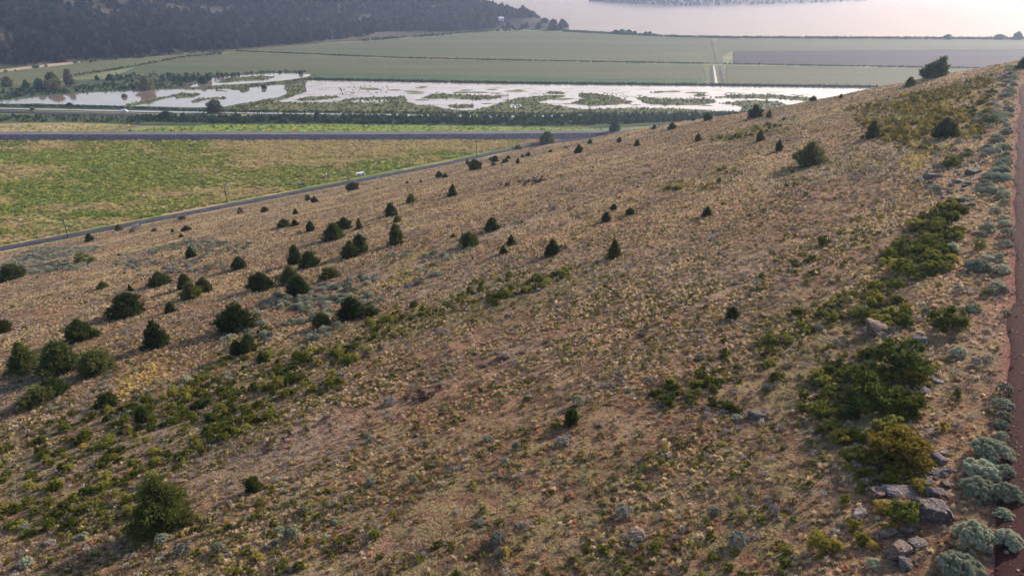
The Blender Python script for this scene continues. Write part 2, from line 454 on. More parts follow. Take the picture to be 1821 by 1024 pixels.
M['path'] = ground_mat("pale_track", [(.3, (.24, .19, .14)), (.7, (.34, .27, .21))], .1)
M['lake'] = water_mat("lake_water", (.1, .08, .078), .13, .2, .05, .2)
M['pond'] = water_mat("pond_water", (.12, .09, .08), .03, .8, .02, .41, .25)
M['canal'] = water_mat("canal_water", (.12, .1, .09), .1, .8, .05, .3, .3)
M['shallow'] = water_mat("shallow_water", (.17, .122, .105), .08, .9, .06, .37, .9)

def big_sheet(name, x0, x1, y0, y1, z, mat):
    m = bpy.data.meshes.new(name); m.from_pydata([(x0, y0, z), (x1, y0, z), (x1, y1, z), (x0, y1, z)], [], [(0, 1, 2, 3)]); m.update()
    return tag(link(name, m, mat), kind="structure")
big_sheet("ground", -5000, 5000, -3000, 6500, -.45, M['valley'])

# lake: everything beyond the shore dike
shore = [(700,60),(905,49),(1000,53),(1050,57),(1100,61),(1200,66.5),(1300,68),(1500,69),(1821,69.5)]
P = [at_z(a, b, -.25) for a, b in shore]
P = [(-900., 3000., -.25)] + [tuple(p) for p in P] + [(4900., 1150., -.25), (4900., 6400., -.25), (-4900., 6400., -.25), (-4900., 3000., -.25)]
m = bpy.data.meshes.new("lake"); m.from_pydata(P, [], [tuple(range(len(P)))]); m.update()
if m.polygons[0].normal.z < 0: m.flip_normals()
tag(link("lake", m, M['lake']), kind="structure")

S = sheet
S("field", [(330,97),(420,89.5),(500,84.5),(640,74.5),(760,66.5),(860,58),(920,55),(1000,57),(1100,62),(1200,66.5),(1262,68),(1258,112.5),(1220,112),(700,102),(420,91)], .02, M['field'])
S("field", [(1275,68),(1500,70),(1900,71.5),(1900,88),(1500,90),(1300,91.5),(1285,100),(1285,113),(1278,113)], .02, M['field'])
S("field", [(1305,92),(1500,90.5),(1900,88.5),(1900,124),(1720,119.5),(1500,116.5),(1302,112.5)], .045, M['purple'], 14, 1.3, 31)
S("field", [(395,96),(420,93),(700,105),(1220,115),(1253,115.5),(1250,140),(1100,140),(900,136),(640,131),(560,128),(480,127),(395,134),(300,138),(210,133),(240,120)], .02, M['field'])
S("field", [(560,128.3),(640,131.3),(900,136.3),(1100,140.3),(1250,140.3),(1250,150),(900,146.5),(620,141),(562,137)], .03, M['fieldedge'])
S("field", [(1292,117),(1340,117.5),(1500,120.5),(1760,124.5),(1720,160),(1500,153),(1292,150)], .02, M['field'])
S("field", [(0,131),(130,112),(230,105),(330,98),(392,96),(235,119),(160,132),(90,142),(0,158)], .02, M['field2'])
S("field", [(1175,95),(1262,92),(1262,112),(1215,111),(1190,104)], .04, M['field2'], 12, 1.2, 3)
S("bank", [(1252,116),(1288,117),(1294,151),(1254,150)], .05, M['marsh'], 6, .8, 5)
S("bank", [(1262,116),(1266,116),(1269,150),(1263,150)], .08, M['gravel'], 6, .4, 6)
S("bank", [(1278,117),(1281,117),(1289,150),(1284,150)], .08, M['rubble'], 6, .4, 7)
S("canal", [(1268,117),(1270.3,117),(1276.5,149),(1271.8,149)], .1, M['canal'])
S("track", [(1258,68),(1270,68),(1284,113),(1262,113)], .05, M['field2'], 8, .9, 6)
S("track", [(1262,68),(1264,68),(1277,113),(1273,113)], .08, M['gravel'], 8, .4, 9)
S("track", [(-60,140),(0,128.5),(70,121),(140,113),(150,108.5),(250,101),(330,95.5),(330,93.8),(250,99),(140,106.5),(60,118),(0,125),(-60,136)], .06, M['path'], 14, .5, 8)
S("meadow", [(-700,262),(-300,251),(0,249),(1000,247),(1080,244),(1080,262),(900,280),(600,345),(0,460),(-700,600)], -.08, M['meadow'])
S("meadow", [(-300,300),(0,272),(150,268),(290,280),(330,300),(300,330),(200,350),(90,380),(0,385),(-300,420)], -.03, M['lush'], 20, 4, 9)
S("meadow", [(-300,252),(0,250),(130,250),(90,262),(40,268),(0,275),(-300,300)], -.02, M['bank'], 16, 2, 10)
S("meadow", [(620,300),(700,285),(800,268),(960,252),(900,268),(780,288),(660,318),(560,335),(500,338)], -.03, M['lush'], 16, 3, 12)
S("verge", [(-300,222),(0,220),(110,218),(250,223),(180,236),(0,240),(-300,242)], .02, M['tan'], 14, 1, 13)
S("verge", [(170,239),(250,228),(380,222),(600,221.5),(1000,227),(1100,228),(1100,240),(600,241)], .03, M['verge'], 14, .8, 14)
S("bank", [(-300,203),(0,203),(250,208),(600,205.5),(1000,206),(1400,198),(1400,212),(1040,228),(1000,228),(600,222.5),(380,223),(250,222),(100,219),(-300,224)], 0, M['bank'])
S("track", [(1030,209),(1240,208),(1400,201),(1400,207.5),(1240,215.5),(1030,214.5)], .05, M['gravel'], 20, .5, 15)
S("track", [(-200,195),(0,196.5),(150,200),(270,203),(270,207),(150,204.5),(0,200),(-200,198)], .05, M['gravel'], 14, .6, 16)
S("track", [(720,208.5),(790,207.8),(790,211),(720,211)], .05, M['gravel'])
# the two ponds, their marshy margins and islands
S("marsh", [(-200,150),(0,148),(200,140),(340,135),(480,128),(560,130),(575,136),(1000,146),(1500,154),(1700,160),(1500,210),(1000,206),(400,199),(0,190),(-200,190)], -.02, M['bank'])
S("pond", [(-40,186),(15,178),(100,170),(170,164.5),(250,161),(330,159),(420,157.5),(500,150.5),(509,153),(505,158),(511,163),(508,168),(495,173.5),(450,181),(400,190),(340,191.5),(200,188),(60,184.5)], .04, M['pond'], 10, .6, 21)
S("pond", [(300,153),(345,147),(370,141),(395,137),(480,131),(530,130),(553,133),(545,138),(500,144),(440,149),(380,152.5),(330,156)], .04, M['pond'], 9, .5, 22)
S("pond", [(546,143.5),(700,145.5),(900,150),(1100,152.5),(1300,154.5),(1500,157),(1640,160),(1500,196),(1300,199),(1240,196),(1000,200),(500,196),(455,186),(470,181),(500,176),(530,167),(545,163),(543,152)], .04, M['shallow'], 16, .3, 23)
S("canal", [(-200,190.5),(0,192.2),(150,195),(300,198),(500,200.5),(700,203.2),(880,207),(960,206),(1060,203.5),(1200,202.4),(1300,204),(1300,206),(1200,204.2),(1060,205.2),(960,208),(880,208.8),(700,205.4),(500,203),(300,200.5),(150,197),(0,194),(-200,192)], .06, M['pond'], 10, .35, 24)
MARSH = [
 [(420,192),(440,187),(470,183),(495,181.5),(560,183),(600,181),(615,177),(640,173.5),(720,172),(724,181),(745,187),(770,188.5),(790,193),(810,196),(840,196),(865,191.5),(880,186),(905,178.5),(930,173.5),(960,170.5),(1008,171),(990,176),(955,181),(975,186),(1010,190.5),(1035,194),(1060,194),(1120,192),(1200,193),(1245,195.5),(1262,197.5),(1315,198.5),(1322,188),(1350,193),(1420,186),(1430,196),(1240,201.5),(1060,203),(960,205.5),(880,206.5),(700,202.8),(500,200),(400,197.5)],
 [(748,175),(765,169),(785,166.5),(840,169.5),(895,172),(880,176),(845,177.5),(800,175.5),(765,176)],
 [(795,188),(805,186.3),(840,186.5),(843,189),(838,192),(815,193),(800,191)],
 [(970,165),(978,163.2),(995,163.5),(1007,166),(1000,167.5),(980,167)],
 [(1013,184),(1030,178),(1040,175.5),(1028,171),(1030,165.5),(1060,166.5),(1095,172),(1110,178),(1127,181),(1115,184.5),(1080,186.5),(1050,189),(1035,186)],
 [(1130,174),(1145,172.5),(1175,175.5),(1230,176.5),(1252,174.5),(1275,180),(1262,185),(1240,187),(1180,187),(1148,184.5)],
 [(1157,164.6),(1170,163.6),(1183,164.4),(1170,165.4)],
 [(1270,173.5),(1310,168.5),(1360,168.5),(1400,170.5),(1445,174),(1440,180.5),(1400,177.5),(1370,175),(1320,175.5)],
 [(1278,184),(1330,178.5),(1380,180),(1400,186),(1350,193),(1320,190),(1300,186)],
 [(1232,170),(1240,166.8),(1253,167),(1252,171.5),(1240,172.3)],
 [(525,178),(545,172.5),(600,171),(605,173),(570,178),(540,179.5)],
 [(455,187),(500,178),(525,170),(544,163),(541,153),(548,143),(575,141),(560,136),(545,139),(520,144),(500,150),(510,153),(506,158),(512,164),(508,169),(495,174.5),(450,182),(400,191),(420,192.5)],
 [(330,158.5),(380,154),(440,150.5),(500,145.5),(545,139.5),(548,142.5),(505,149.5),(440,156),(400,158),(330,160)],
 [(310,172),(318,168.5),(350,166.5),(357,168),(340,173.5),(315,175)],
 [(340,180),(352,176),(380,174),(402,174),(402,176),(370,177.5),(350,182),(343,183)],
 [(383,160.8),(395,160.8),(405,162.6),(390,162.4)],
 [(410,158),(425,156),(443,157),(443,161.5),(435,164),(426,163),(428,160),(412,160)],
 [(466,155),(470,153),(474,154),(474,158),(467,157.8)],
 [(222,187),(240,183),(265,178),(300,171),(328,164.5),(332,166),(290,176),(265,183),(240,187.5),(226,188)],
 [(385,146),(400,141),(430,138),(460,135),(490,137),(470,143),(430,144),(395,147.5)],
 [(216,172),(220,167),(226,169),(226,173)],
]
_r = np.random.default_rng(17); SMALL = []
while len(SMALL) < 60:
    cx_, cy_ = _r.uniform(560, 1440), _r.uniform(153, 190)
    if not inpoly([cx_], [cy_], [(560,160),(700,150),(1000,160),(1440,166),(1400,178),(1240,190),(1040,190),(860,188),(700,176)])[0]: continue
    L_ = _r.uniform(3, 20); SMALL.append([(cx_ + L_ * math.cos(t) * _r.uniform(.7, 1.2), cy_ + (.5 + L_ * .05) * math.sin(t) * _r.uniform(.6, 1.2)) for t in np.arange(0, 6.28, .6)])
V = []; Fc = []
for k, q in enumerate(SMALL):
    Fc.append(tuple(range(len(V), len(V) + len(q)))[::-1]); V += [tuple(at_z(a, b, .075 + .0006 * k)) for a, b in q]
m = bpy.data.meshes.new("marsh"); m.from_pydata(V, [], Fc); m.update(); tag(link("marsh", m, M['marsh']), kind="structure")
for i, q in enumerate(MARSH):
    S("marsh", q, .12 + .004 * i, M['marsh'], 9 if i in (0, 11) else 5, .8 if i in (0, 11) else .5, 40 + i)
S("pond", [(622,180.5),(640,177.5),(690,178),(684,182),(668,184.5),(640,183)], .23, M['shallow'], 5, .6, 70)
S("pond", [(903,189),(910,186),(925,185.5),(929,189),(920,193),(906,192)], .23, M['shallow'], 5, .5, 71)
S("pond", [(445,191),(460,188.2),(463,189),(452,192)], .23, M['shallow'], 4, .4, 72)

# highway on its stone causeway
def strip(name, pts, prof, mats, matidx):
    """pts: world points of the near foot; prof: (distance back, height) pairs across."""
    P = np.array(pts); T = np.gradient(P, axis=0); T /= np.linalg.norm(T[:, :2], axis=1)[:, None]
    N = np.stack([-T[:, 1], T[:, 0]], -1); V = []; Fc = []; n = len(prof)
    for p, nn in zip(P, N):
        for d, h in prof: V.append((p[0] + nn[0] * d, p[1] + nn[1] * d, h))
    for i in range(len(P) - 1):
        for k in range(n - 1): Fc.append((i * n + k, (i + 1) * n + k, (i + 1) * n + k + 1, i * n + k + 1))
    m = mesh_np(name, V, Fc)
    for x in mats: m.materials.append(x)
    m.polygons.foreach_set("material_index", [matidx[k] for i in range(len(P) - 1) for k in range(n - 1)])
    o = link(name, m); return tag(o, kind="structure")
hw = [at_z(x, y, 0) for x, y in refine([(-420,252),(0,250.5),(600,250.5),(900,249),(1100,247),(1400,241)], 24, .0, 2, False)]
M['line'] = plain_mat("road_paint", (.7, .68, .6))
strip("highway", hw, [(-1, -.3), (5.5, 3.0), (7.0, 3.15), (7.15, 3.16), (14.85, 3.16), (15, 3.15), (16.5, 3.0), (22, -.3)], [M['rubble'], M['asphalt'], M['line'], M['gravel']], [0, 3, 2, 1, 2, 3, 0])
tr = [at_z(x, y, 0) for x, y in refine([(-420,525),(-200,482),(0,443),(200,405),(400,367),(600,328.5),(800,290),(880,272),(960,257),(1040,246)], 24, 0, 3, False)]
strip("gravel_track", tr, [(-3.6, -.3), (-2.2, .4), (-1.7, .5), (1.7, .5), (2.2, .4), (3.6, -.3)], [M['gravel'], M['rubble']], [1, 1, 0, 1, 1])

# ------------------------------------------------------------------ wooded ridge beyond the fields, and the far headland
RC = []
for x, y in ((-500,200),(-300,170),(-150,146),(0,122),(100,113),(250,101.5),(400,90),(500,82.5),(650,70.5),(760,62.5),(860,54.5),(910,51),(960,54),(1000,54)):
    p = at_z(x, y, 0); RC.append(tuple(p))
for x, y, d in ((-300,60,900),(-300,-100,1250),(0,60,930),(0,0,1080),(0,-110,1400),(200,40,1130),(200,-30,1330),(200,-120,1600),(400,45,1270),(400,0,1420),(400,-90,1700),(560,40,1380),(560,0,1480),(560,-60,1700),(680,35,1470),(680,0,1560),(680,-30,1680),(780,0,1640),(820,6,1620),(860,11,1600),(900,21,1540),(940,29.5,1490),(970,38,1470),(1004,46.5,1440),(1000,50,1410)):
    RC.append(tuple(at_depth(x, y, d)))
for x, y, d in ((780,-8,1850),(820,0,1850),(860,5,1830),(900,15,1780),(940,22,1720),(970,32,1640),(1015,45,1560),(1030,48,1480)):
    p = at_depth(x, y, d); RC.append((p[0], p[1], min(p[2] - 20, -6)))
for x, y, d, z in ((680,-30,2100,60),(400,-90,2200,150),(0,-110,2000,200),(-400,-100,1700,220),(780,-8,2100,-10)):
    p = at_depth(x, y, d); RC.append((p[0], p[1], z))
RIDGE = tps_fit(np.array(RC))
rx = np.arange(-1250, 260, 12.0); ry = np.arange(640, 2250, 12.0)
RXX, RYY = np.meshgrid(rx, ry); RZ = tps(RIDGE, RXX, RYY)
RZ = np.where(RZ > 60, 60 + 35 * np.tanh((RZ - 60) / 60), RZ)
RZ = RZ + np.clip(RZ / 20, 0, 1) * ((fbm(RXX / 160, RYY / 160, 31) - .5) * 22)
def zridge(x, y):
    fx = np.clip((np.asarray(x, float) - rx[0]) / 12, 0, len(rx) - 1.001); fy = np.clip((np.asarray(y, float) - ry[0]) / 12, 0, len(ry) - 1.001)
    i = fx.astype(int); j = fy.astype(int); fx = fx - i; fy = fy - j
    return (RZ[j, i] * (1 - fx) + RZ[j, i + 1] * fx) * (1 - fy) + (RZ[j + 1, i] * (1 - fx) + RZ[j + 1, i + 1] * fx) * fy
def grid_mesh(name, X, Y, Z, zmin):
    ny, nx = X.shape; idx = np.arange(ny * nx).reshape(ny, nx)
    q = np.stack([idx[:-1, :-1], idx[:-1, 1:], idx[1:, 1:], idx[1:, :-1]], -1).reshape(-1, 4)
    q = q[Z.ravel()[q].max(1) > zmin]; used = np.unique(q); remap = np.full(ny * nx, -1); remap[used] = np.arange(len(used))
    return mesh_np(name, np.stack([X.ravel(), Y.ravel(), Z.ravel()], -1)[used], remap[q], True)
M['ridge'] = ground_mat("ridge_scrub", [(.3, (.029, .029, .019)), (.5, (.048, .043, .029)), (.7, (.091, .079, .053))], .012, fine=.06)
tag(link("hill", grid_mesh("hill", RXX, RYY, RZ, -4), M['ridge']), kind="structure")
def hit_ridge(px, py):
    for k in range(40):
        T = np.linspace(650, 2200, 3000); Q = np.array([0, 0, CAMZ]) + T[:, None] * ray(px, py)
        b = (Q[:, 2] < zridge(Q[:, 0], Q[:, 1])) & (Q[:, 0] > rx[0]) & (Q[:, 0] < rx[-1])
        i = int(np.argmax(b))
        if b[i] and Q[i, 2] > -1: return np.array([Q[i, 0], Q[i, 1], Q[i, 2]]), T[i]
        py += .7
    return at_z(px, py, 0), 1400.0

# headland across the lake
px0 = [(1074,3),(1100,6),(1150,9),(1200,11),(1260,10.5),(1320,9),(1400,6.5),(1480,3.5),(1545,-.5),(1620,-12)]
near = np.array([at_z(a, b, -.3) for a, b in px0])
V = []; Fc = []; rows = 9
for i, p in enumerate(near):
    u = i / (len(near) - 1)
    hh = 17 * min(1, u * 3.2) * (1 - .35 * u); dd = 30 + 700 * min(1, u * 2.5)
    for k in range(rows):
        t = k / (rows - 1)
        z = -.5 + hh * math.sin(math.pi * min(1, t * 1.05)) ** .8 * (.8 + .4 * vnoise(np.array(i * .9), np.array(k * .7), 8))
        V.append((p[0] - 60 * t, p[1] + dd * t, z if 0 < k < rows - 1 else -1.0))
for i in range(len(near) - 1):
    for k in range(rows - 1): Fc.append((i * rows + k, (i + 1) * rows + k, (i + 1) * rows + k + 1, i * rows + k + 1))
tag(link("hill", mesh_np("headland", V, Fc, True), M['ridge']), kind="structure")
HEAD = (np.array(V), rows)

# ------------------------------------------------------------------ foliage shapes
def sprays(tips, dirs, lens, per, leaf, r, spread=.5, wid=.35, droop=0.0):
    """leaf-sized triangles clustered round short twigs: tips (n,3), dirs (n,3) unit, lens (n)."""
    n = len(tips)
    t = r.random((n, per)) ** .6
    base = tips[:, None] - dirs[:, None] * (lens[:, None] * (1 - t))[..., None]
    base = base + r.normal(0, 1, (n, per, 3)) * (lens[:, None, None] * .24)
    d = dirs[:, None] + r.normal(0, spread, (n, per, 3)); d[..., 2] -= droop
    d /= np.linalg.norm(d, axis=-1, keepdims=True)
    s = np.cross(d, r.normal(0, 1, (n, per, 3))); s /= np.linalg.norm(s, axis=-1, keepdims=True) + 1e-9
    L = leaf * (.6 + .8 * r.random((n, per, 1)))
    a = base - s * L * wid * .5; b = base + s * L * wid * .5; c = base + d * L
    V = np.stack([a, b, c], 2).reshape(-1, 3)
    return V

def tri_mesh(name, V):
    return mesh_np(name, V, np.arange(len(V)).reshape(-1, 3))

def unit(v): return v / (np.linalg.norm(v, axis=-1, keepdims=True) + 1e-9)

def juniper_crown(seed, n=330, per=24, shape='r', leaf=.085, lean=0.0):
    """unit height, unit width; crown reaches almost to the ground."""
    r = np.random.default_rng(seed)
    h = r.random(n * 3); th = r.random(n * 3) * 6.2832
    if shape == 'c':   prof = np.clip(1.02 - h, 0, 1) ** .75
    elif shape == 'p': prof = np.sin(np.clip(h * .9 + .12, 0, 1) * math.pi) ** .5 * (1 - .45 * h)
    elif shape == 's': prof = np.sqrt(np.clip(1 - (h - .25) ** 2 / .58, 0, 1))
    else:              prof = np.clip(1 - np.clip((h - .22) / .8, 0, 1) ** 1.7, 0, 1) * (.82 + .18 * np.clip(h / .2, 0, 1))
    lob = .52 + .9 * vnoise(th * 1.9 + seed * 3, h * 5.5 + seed, seed) + .12 * np.sin(th * 3 + h * 9 + seed)
    k = r.random(n * 3) < (prof * .9 + .1); h, th, prof, lob = h[k][:n], th[k][:n], prof[k][:n], lob[k][:n]
    rad = .5 * prof * lob * (1 - .55 * r.random(len(h)) ** 2.2)
    tips = np.stack([rad * np.cos(th) + lean * h * h * .6, rad * np.sin(th), h * (.94 + .1 * r.random(len(h)))], -1)
    dirs = unit(np.stack([np.cos(th), np.sin(th), .45 + .9 * h + r.normal(0, .2, len(h))], -1))
    return sprays(tips, dirs, .1 + .13 * r.random(len(h)), per, leaf, r, .5, .4)

def trunk_mesh(name, seed, lean=0.0):
    r = random.Random(seed); b = MB()
    pts = [(0, 0, -.06), (.01, 0, .2), (.02 + lean * .15, .01, .5), (.01 + lean * .4, 0, .86)]
    b.tube(pts, [.055, .045, .03, .008], 7)
    for i in range(6):
        a = i * 1.1 + r.random(); z = .15 + .1 * i
        b.tube([(lean * z * z * .5, 0, z), (.16 * math.cos(a) + lean * z * z * .5, .16 * math.sin(a), z + .1), (.3 * math.cos(a) * (1.1 - z), .3 * math.sin(a) * (1.1 - z), z + .2)], [.018, .012, .004], 5)
    return b.mesh(name, True)

def sage_mound(seed, clumps=46, per=34, leaf=.15, ragged=.0):
    """unit diameter mound of small upright grey leaves, height about .6"""
    r = np.random.default_rng(seed)
    u = r.random(clumps); th = np.arange(clumps) * 2.39996 + r.normal(0, .3, clumps)
    rr = np.sqrt((np.arange(clumps) + .5) / clumps) * .42
    rr = rr * (.85 + .3 * vnoise(th * 1.2, u, seed))
    z = .38 * np.sqrt(np.clip(1 - (rr / .47) ** 2, 0.02, 1)) * (.72 + .45 * u) + ragged * (u - .5)
    cen = np.stack([rr * np.cos(th), rr * np.sin(th), z], -1)
    q = r.normal(0, 1, (clumps, per, 3)); q = unit(q); q[..., 2] = np.abs(q[..., 2]) * 1.15 - .25
    rad = (.04 + .035 * r.random((clumps, 1, 1)))
    tips = (cen[:, None] + q * rad).reshape(-1, 3)
    n = len(tips)
    d = unit(unit(q.reshape(-1, 3) + np.repeat(cen, per, 0) * .9) * .55 + np.array([0, 0, .35]) + r.normal(0, .6, (n, 3)))
    s = unit(np.cross(d, r.normal(0, 1, (n, 3)))); L = leaf * (.35 + .5 * r.random((n, 1)))
    V = np.stack([tips - d * L * .5 - s * L * .2, tips - d * L * .5 + s * L * .2, tips + d * L * .5], 1).reshape(-1, 3)
    return V

def bush(seed, clumps=34, per=36, leaf=.1, flat=.62):
    """unit diameter leafy shrub: leaf clusters over an uneven, ragged dome with gaps"""
    r = np.random.default_rng(seed)
    th = r.random(clumps) * 6.2832; el = np.arcsin(r.random(clumps) ** .8)
    lob = .62 + .55 * vnoise(th * 1.3 + seed, el * 2.2 + seed, seed)
    rad = .4 * lob * np.where(r.random(clumps) < .3, .6, 1)
    cen = np.stack([rad * np.cos(th) * np.cos(el) * 1.08, rad * np.sin(th) * np.cos(el) * 1.08, rad * np.sin(el) * flat / .42 + .06], -1)
    q = unit(r.normal(0, 1, (clumps, per, 3))); cr_ = (.07 + .07 * r.random((clumps, 1, 1)))
    p = (cen[:, None] + q * cr_ * r.random((clumps, per, 1)) ** .4 * np.array([1, 1, .8])).reshape(-1, 3)
    p[:, 2] = np.abs(p[:, 2])
    n = len(p); d = unit(unit(q.reshape(-1, 3)) * .5 + np.array([0, 0, .3]) + r.normal(0, .7, (n, 3)))
    s = unit(np.cross(d, r.normal(0, 1, (n, 3)))); L = leaf * (.5 + .8 * r.random((n, 1)))
    return np.stack([p - d * L * .4 - s * L * .28, p - d * L * .4 + s * L * .28, p + d * L * .6], 1).reshape(-1, 3)

def grass_tuft(seed, blades=30, spread=.5, wid=.05, curl=.35):
    r = np.random.default_rng(seed)
    th = r.random(blades) * 6.2832; b = r.random(blades) ** .5 * .22
    base = np.stack([b * np.cos(th), b * np.sin(th), np.full(blades, -.06)], -1)
    t2 = th + r.normal(0, .6, blades)
    tilt = spread * r.random(blades)
    d = unit(np.stack([np.cos(t2) * tilt, np.sin(t2) * tilt, np.full(blades, .6)], -1))
    L = .55 + .6 * r.random((blades, 1))
    s = unit(np.cross(d, r.normal(0, 1, (blades, 3)))) * wid
    mid = base + d * L * .55; tip = base + d * L + np.stack([np.cos(t2), np.sin(t2), -.4 * np.ones(blades)], -1) * L * curl * .4
    V = np.stack([base - s, base + s, mid + s * .8, mid - s * .8], 1).reshape(-1, 3)
    return V, base, mid, tip, s
def tuft_mesh(name, *a, **k):
    V, base, mid, tip, s = grass_tuft(*a, **k); n = len(base)
    T = np.concatenate([np.stack([base - s, base + s, mid + s * .8], 1), np.stack([base - s, mid + s * .8, mid - s * .8], 1), np.stack([mid - s * .8, mid + s * .8, tip], 1)]).reshape(-1, 3)
    return tri_mesh(name, T)

def puff(seed, blades=80, leaf=.34, wid=.22):
    """a rounded, bristling tuft of grass: blades over a low dome"""
    r = np.random.default_rng(seed)
    q = unit(r.normal(0, 1, (blades, 3))); q[:, 2] = np.abs(q[:, 2])
    c = q * np.array([.36, .36, .42]) * (.35 + .65 * r.random((blades, 1)))
    d = unit(q + np.array([0, 0, .7]) + r.normal(0, .45, (blades, 3)))
    s = unit(np.cross(d, r.normal(0, 1, (blades, 3)))); L = leaf * (.6 + .8 * r.random((blades, 1)))
    return np.stack([c - d * L * .4 - s * L * wid * .5, c - d * L * .4 + s * L * wid * .5, c + d * L * .6], 1).reshape(-1, 3)

def rock_mesh(name, seed, flat=.7, sub=3):
    """an angular block: a ball cut by random planes, its faces split by cracks and pitted"""
    r = np.random.default_rng(seed)
    import bmesh
    bm = bmesh.new(); bmesh.ops.create_icosphere(bm, subdivisions=sub, radius=1.0)
    P = np.array([v.co[:] for v in bm.verts])
    N = unit(np.concatenate([r.normal(0, 1, (8, 3)), [[.1, -.05, 1]]])); D = np.append(.45 + .4 * r.random(8), .5)
    sup = np.full(len(P), 1.25)
    for nn, dd in zip(N, D):
        c = P @ nn; sup = np.where(c > .05, np.minimum(sup, dd / np.maximum(c, .05)), sup)
    Q = P * sup[:, None]
    nz = vnoise(Q[:, 0] * 3.1 + Q[:, 2] * 2, Q[:, 1] * 3.1 + 7, seed) - .5
    n2 = vnoise(Q[:, 0] * 8 + Q[:, 2] * 6, Q[:, 1] * 8 + 3, seed + 2) - .5
    a = Q @ unit(r.normal(0, 1, 3)); crack = np.exp(-((a - .12) / .045) ** 2) + .7 * np.exp(-((Q @ unit(r.normal(0, 1, 3)) + .2) / .04) ** 2)
    Q = Q * (1 + .09 * nz + .06 * n2 - .13 * crack)[:, None] * np.array([.52, .5, .5 * flat]) + np.array([0, 0, .16 * flat])
    for v, q in zip(bm.verts, Q): v.co = q
    m = bpy.data.meshes.new(name); bm.to_mesh(m); bm.free()
    return m

# ------------------------------------------------------------------ plant and stone materials
L_JUN = [leaf_mat("juniper_foliage", (.022, .042, .012), (.07, .09, .024), (.085, .092, .028), 3.0, .3),
         leaf_mat("juniper_foliage_olive", (.034, .05, .015), (.09, .105, .027), (.076, .085, .028), 3.0, .35)]
L_SAGE = leaf_mat("sagebrush_leaves", (.175, .2, .14), (.37, .395, .29), (.3, .315, .225), 9.0, .3)
L_SAGE_D = leaf_mat("sagebrush_leaves_dull", (.18, .185, .165), (.36, .36, .32), (.3, .26, .23), 7.0, .25)
L_BUSH = leaf_mat("shrub_leaves", (.055, .078, .015), (.15, .165, .03), (.2, .185, .04), 5.0, .42)
L_BUSH_D = leaf_mat("shrub_leaves_dark", (.038, .06, .015), (.11, .135, .026), (.16, .15, .034), 5.0, .4)
L_BUSH_Y = leaf_mat("shrub_leaves_yellow", (.12, .12, .02), (.27, .23, .04), (.3, .22, .06), 5.0, .4)
L_RUST = leaf_mat("shrub_leaves_rust", (.05, .025, .014), (.12, .06, .03), None, 5.0, .2)
L_CREAM = leaf_mat("dry_grass_cream", (.5, .4, .26), (.73, .615, .43), (.59, .465, .29), 2.0, .35, .18)
L_TAN = leaf_mat("dry_grass_tan", (.375, .265, .15), (.56, .43, .26), (.46, .32, .18), 2.0, .35, .2)
L_RUSTY = leaf_mat("dry_grass_rust", (.3, .155, .085), (.46, .27, .16), (.38, .2, .11), 2.0, .35, .2)
L_GOLD = leaf_mat("dry_grass_gold", (.42, .33, .08), (.62, .5, .15), (.5, .4, .1), 2.0, .35)
L_BROWN = leaf_mat("dead_stems", (.11, .075, .06), (.22, .155, .125), (.17, .14, .12), 4.0, .1)
L_GREY = leaf_mat("grey_stems", (.2, .17, .155), (.42, .37, .33), (.32, .3, .27), 4.0, .15)
L_OLIVE = leaf_mat("low_olive_leaves", (.1, .1, .03), (.26, .24, .075), (.34, .28, .1), 5.0, .4)
L_GREEN = leaf_mat("meadow_blades", (.13, .19, .03), (.24, .3, .055), (.36, .32, .09), .12, .4)
L_REED = leaf_mat("reed_blades", (.03, .05, .022), (.075, .1, .04), (.1, .11, .05), .3, .25)
L_HEDGE = leaf_mat("hedge_leaves", (.018, .055, .03), (.045, .1, .045), (.07, .11, .05), .3, .25)
L_WOOD = leaf_mat("forest_foliage", (.011, .016, .016), (.026, .031, .028), (.06, .045, .039), .02, .12)
L_TREE = leaf_mat("broadleaf_foliage", (.045, .065, .028), (.1, .12, .05), None, .6, .25)
L_TREE_D = leaf_mat("bare_twig_foliage", (.1, .108, .058), (.19, .185, .1), None, .6, .2)
BARK = plain_mat("bark", (.12, .085, .06), .9, .1, var=.3, scale=6)
def rock_mat(name, a, bb, c):
    b = NT(name); p = b.pos(); f = b.noise(p, 2.2, 6.0, .65); g = b.noise(p, 9.0, 3.0, .6)
    col = b.ramp(f, [(.3, a), (.52, bb), (.72, c)])
    col = b.mix(b.gray(g, .58, .7), col, (.33, .31, .27))
    return b.diffuse(col, .9, .2, b.bump(b.math('ADD', f, b.math('MULTIPLY', g, .5)), .9, .12))
R_GREY = rock_mat("grey_basalt", (.065, .055, .056), (.12, .102, .102), (.22, .195, .185))
R_DARK = rock_mat("dark_basalt", (.034, .029, .03), (.068, .057, .058), (.12, .103, .1))
R_BROWN = rock_mat("brown_basalt", (.06, .037, .03), (.105, .072, .06), (.18, .14, .12))

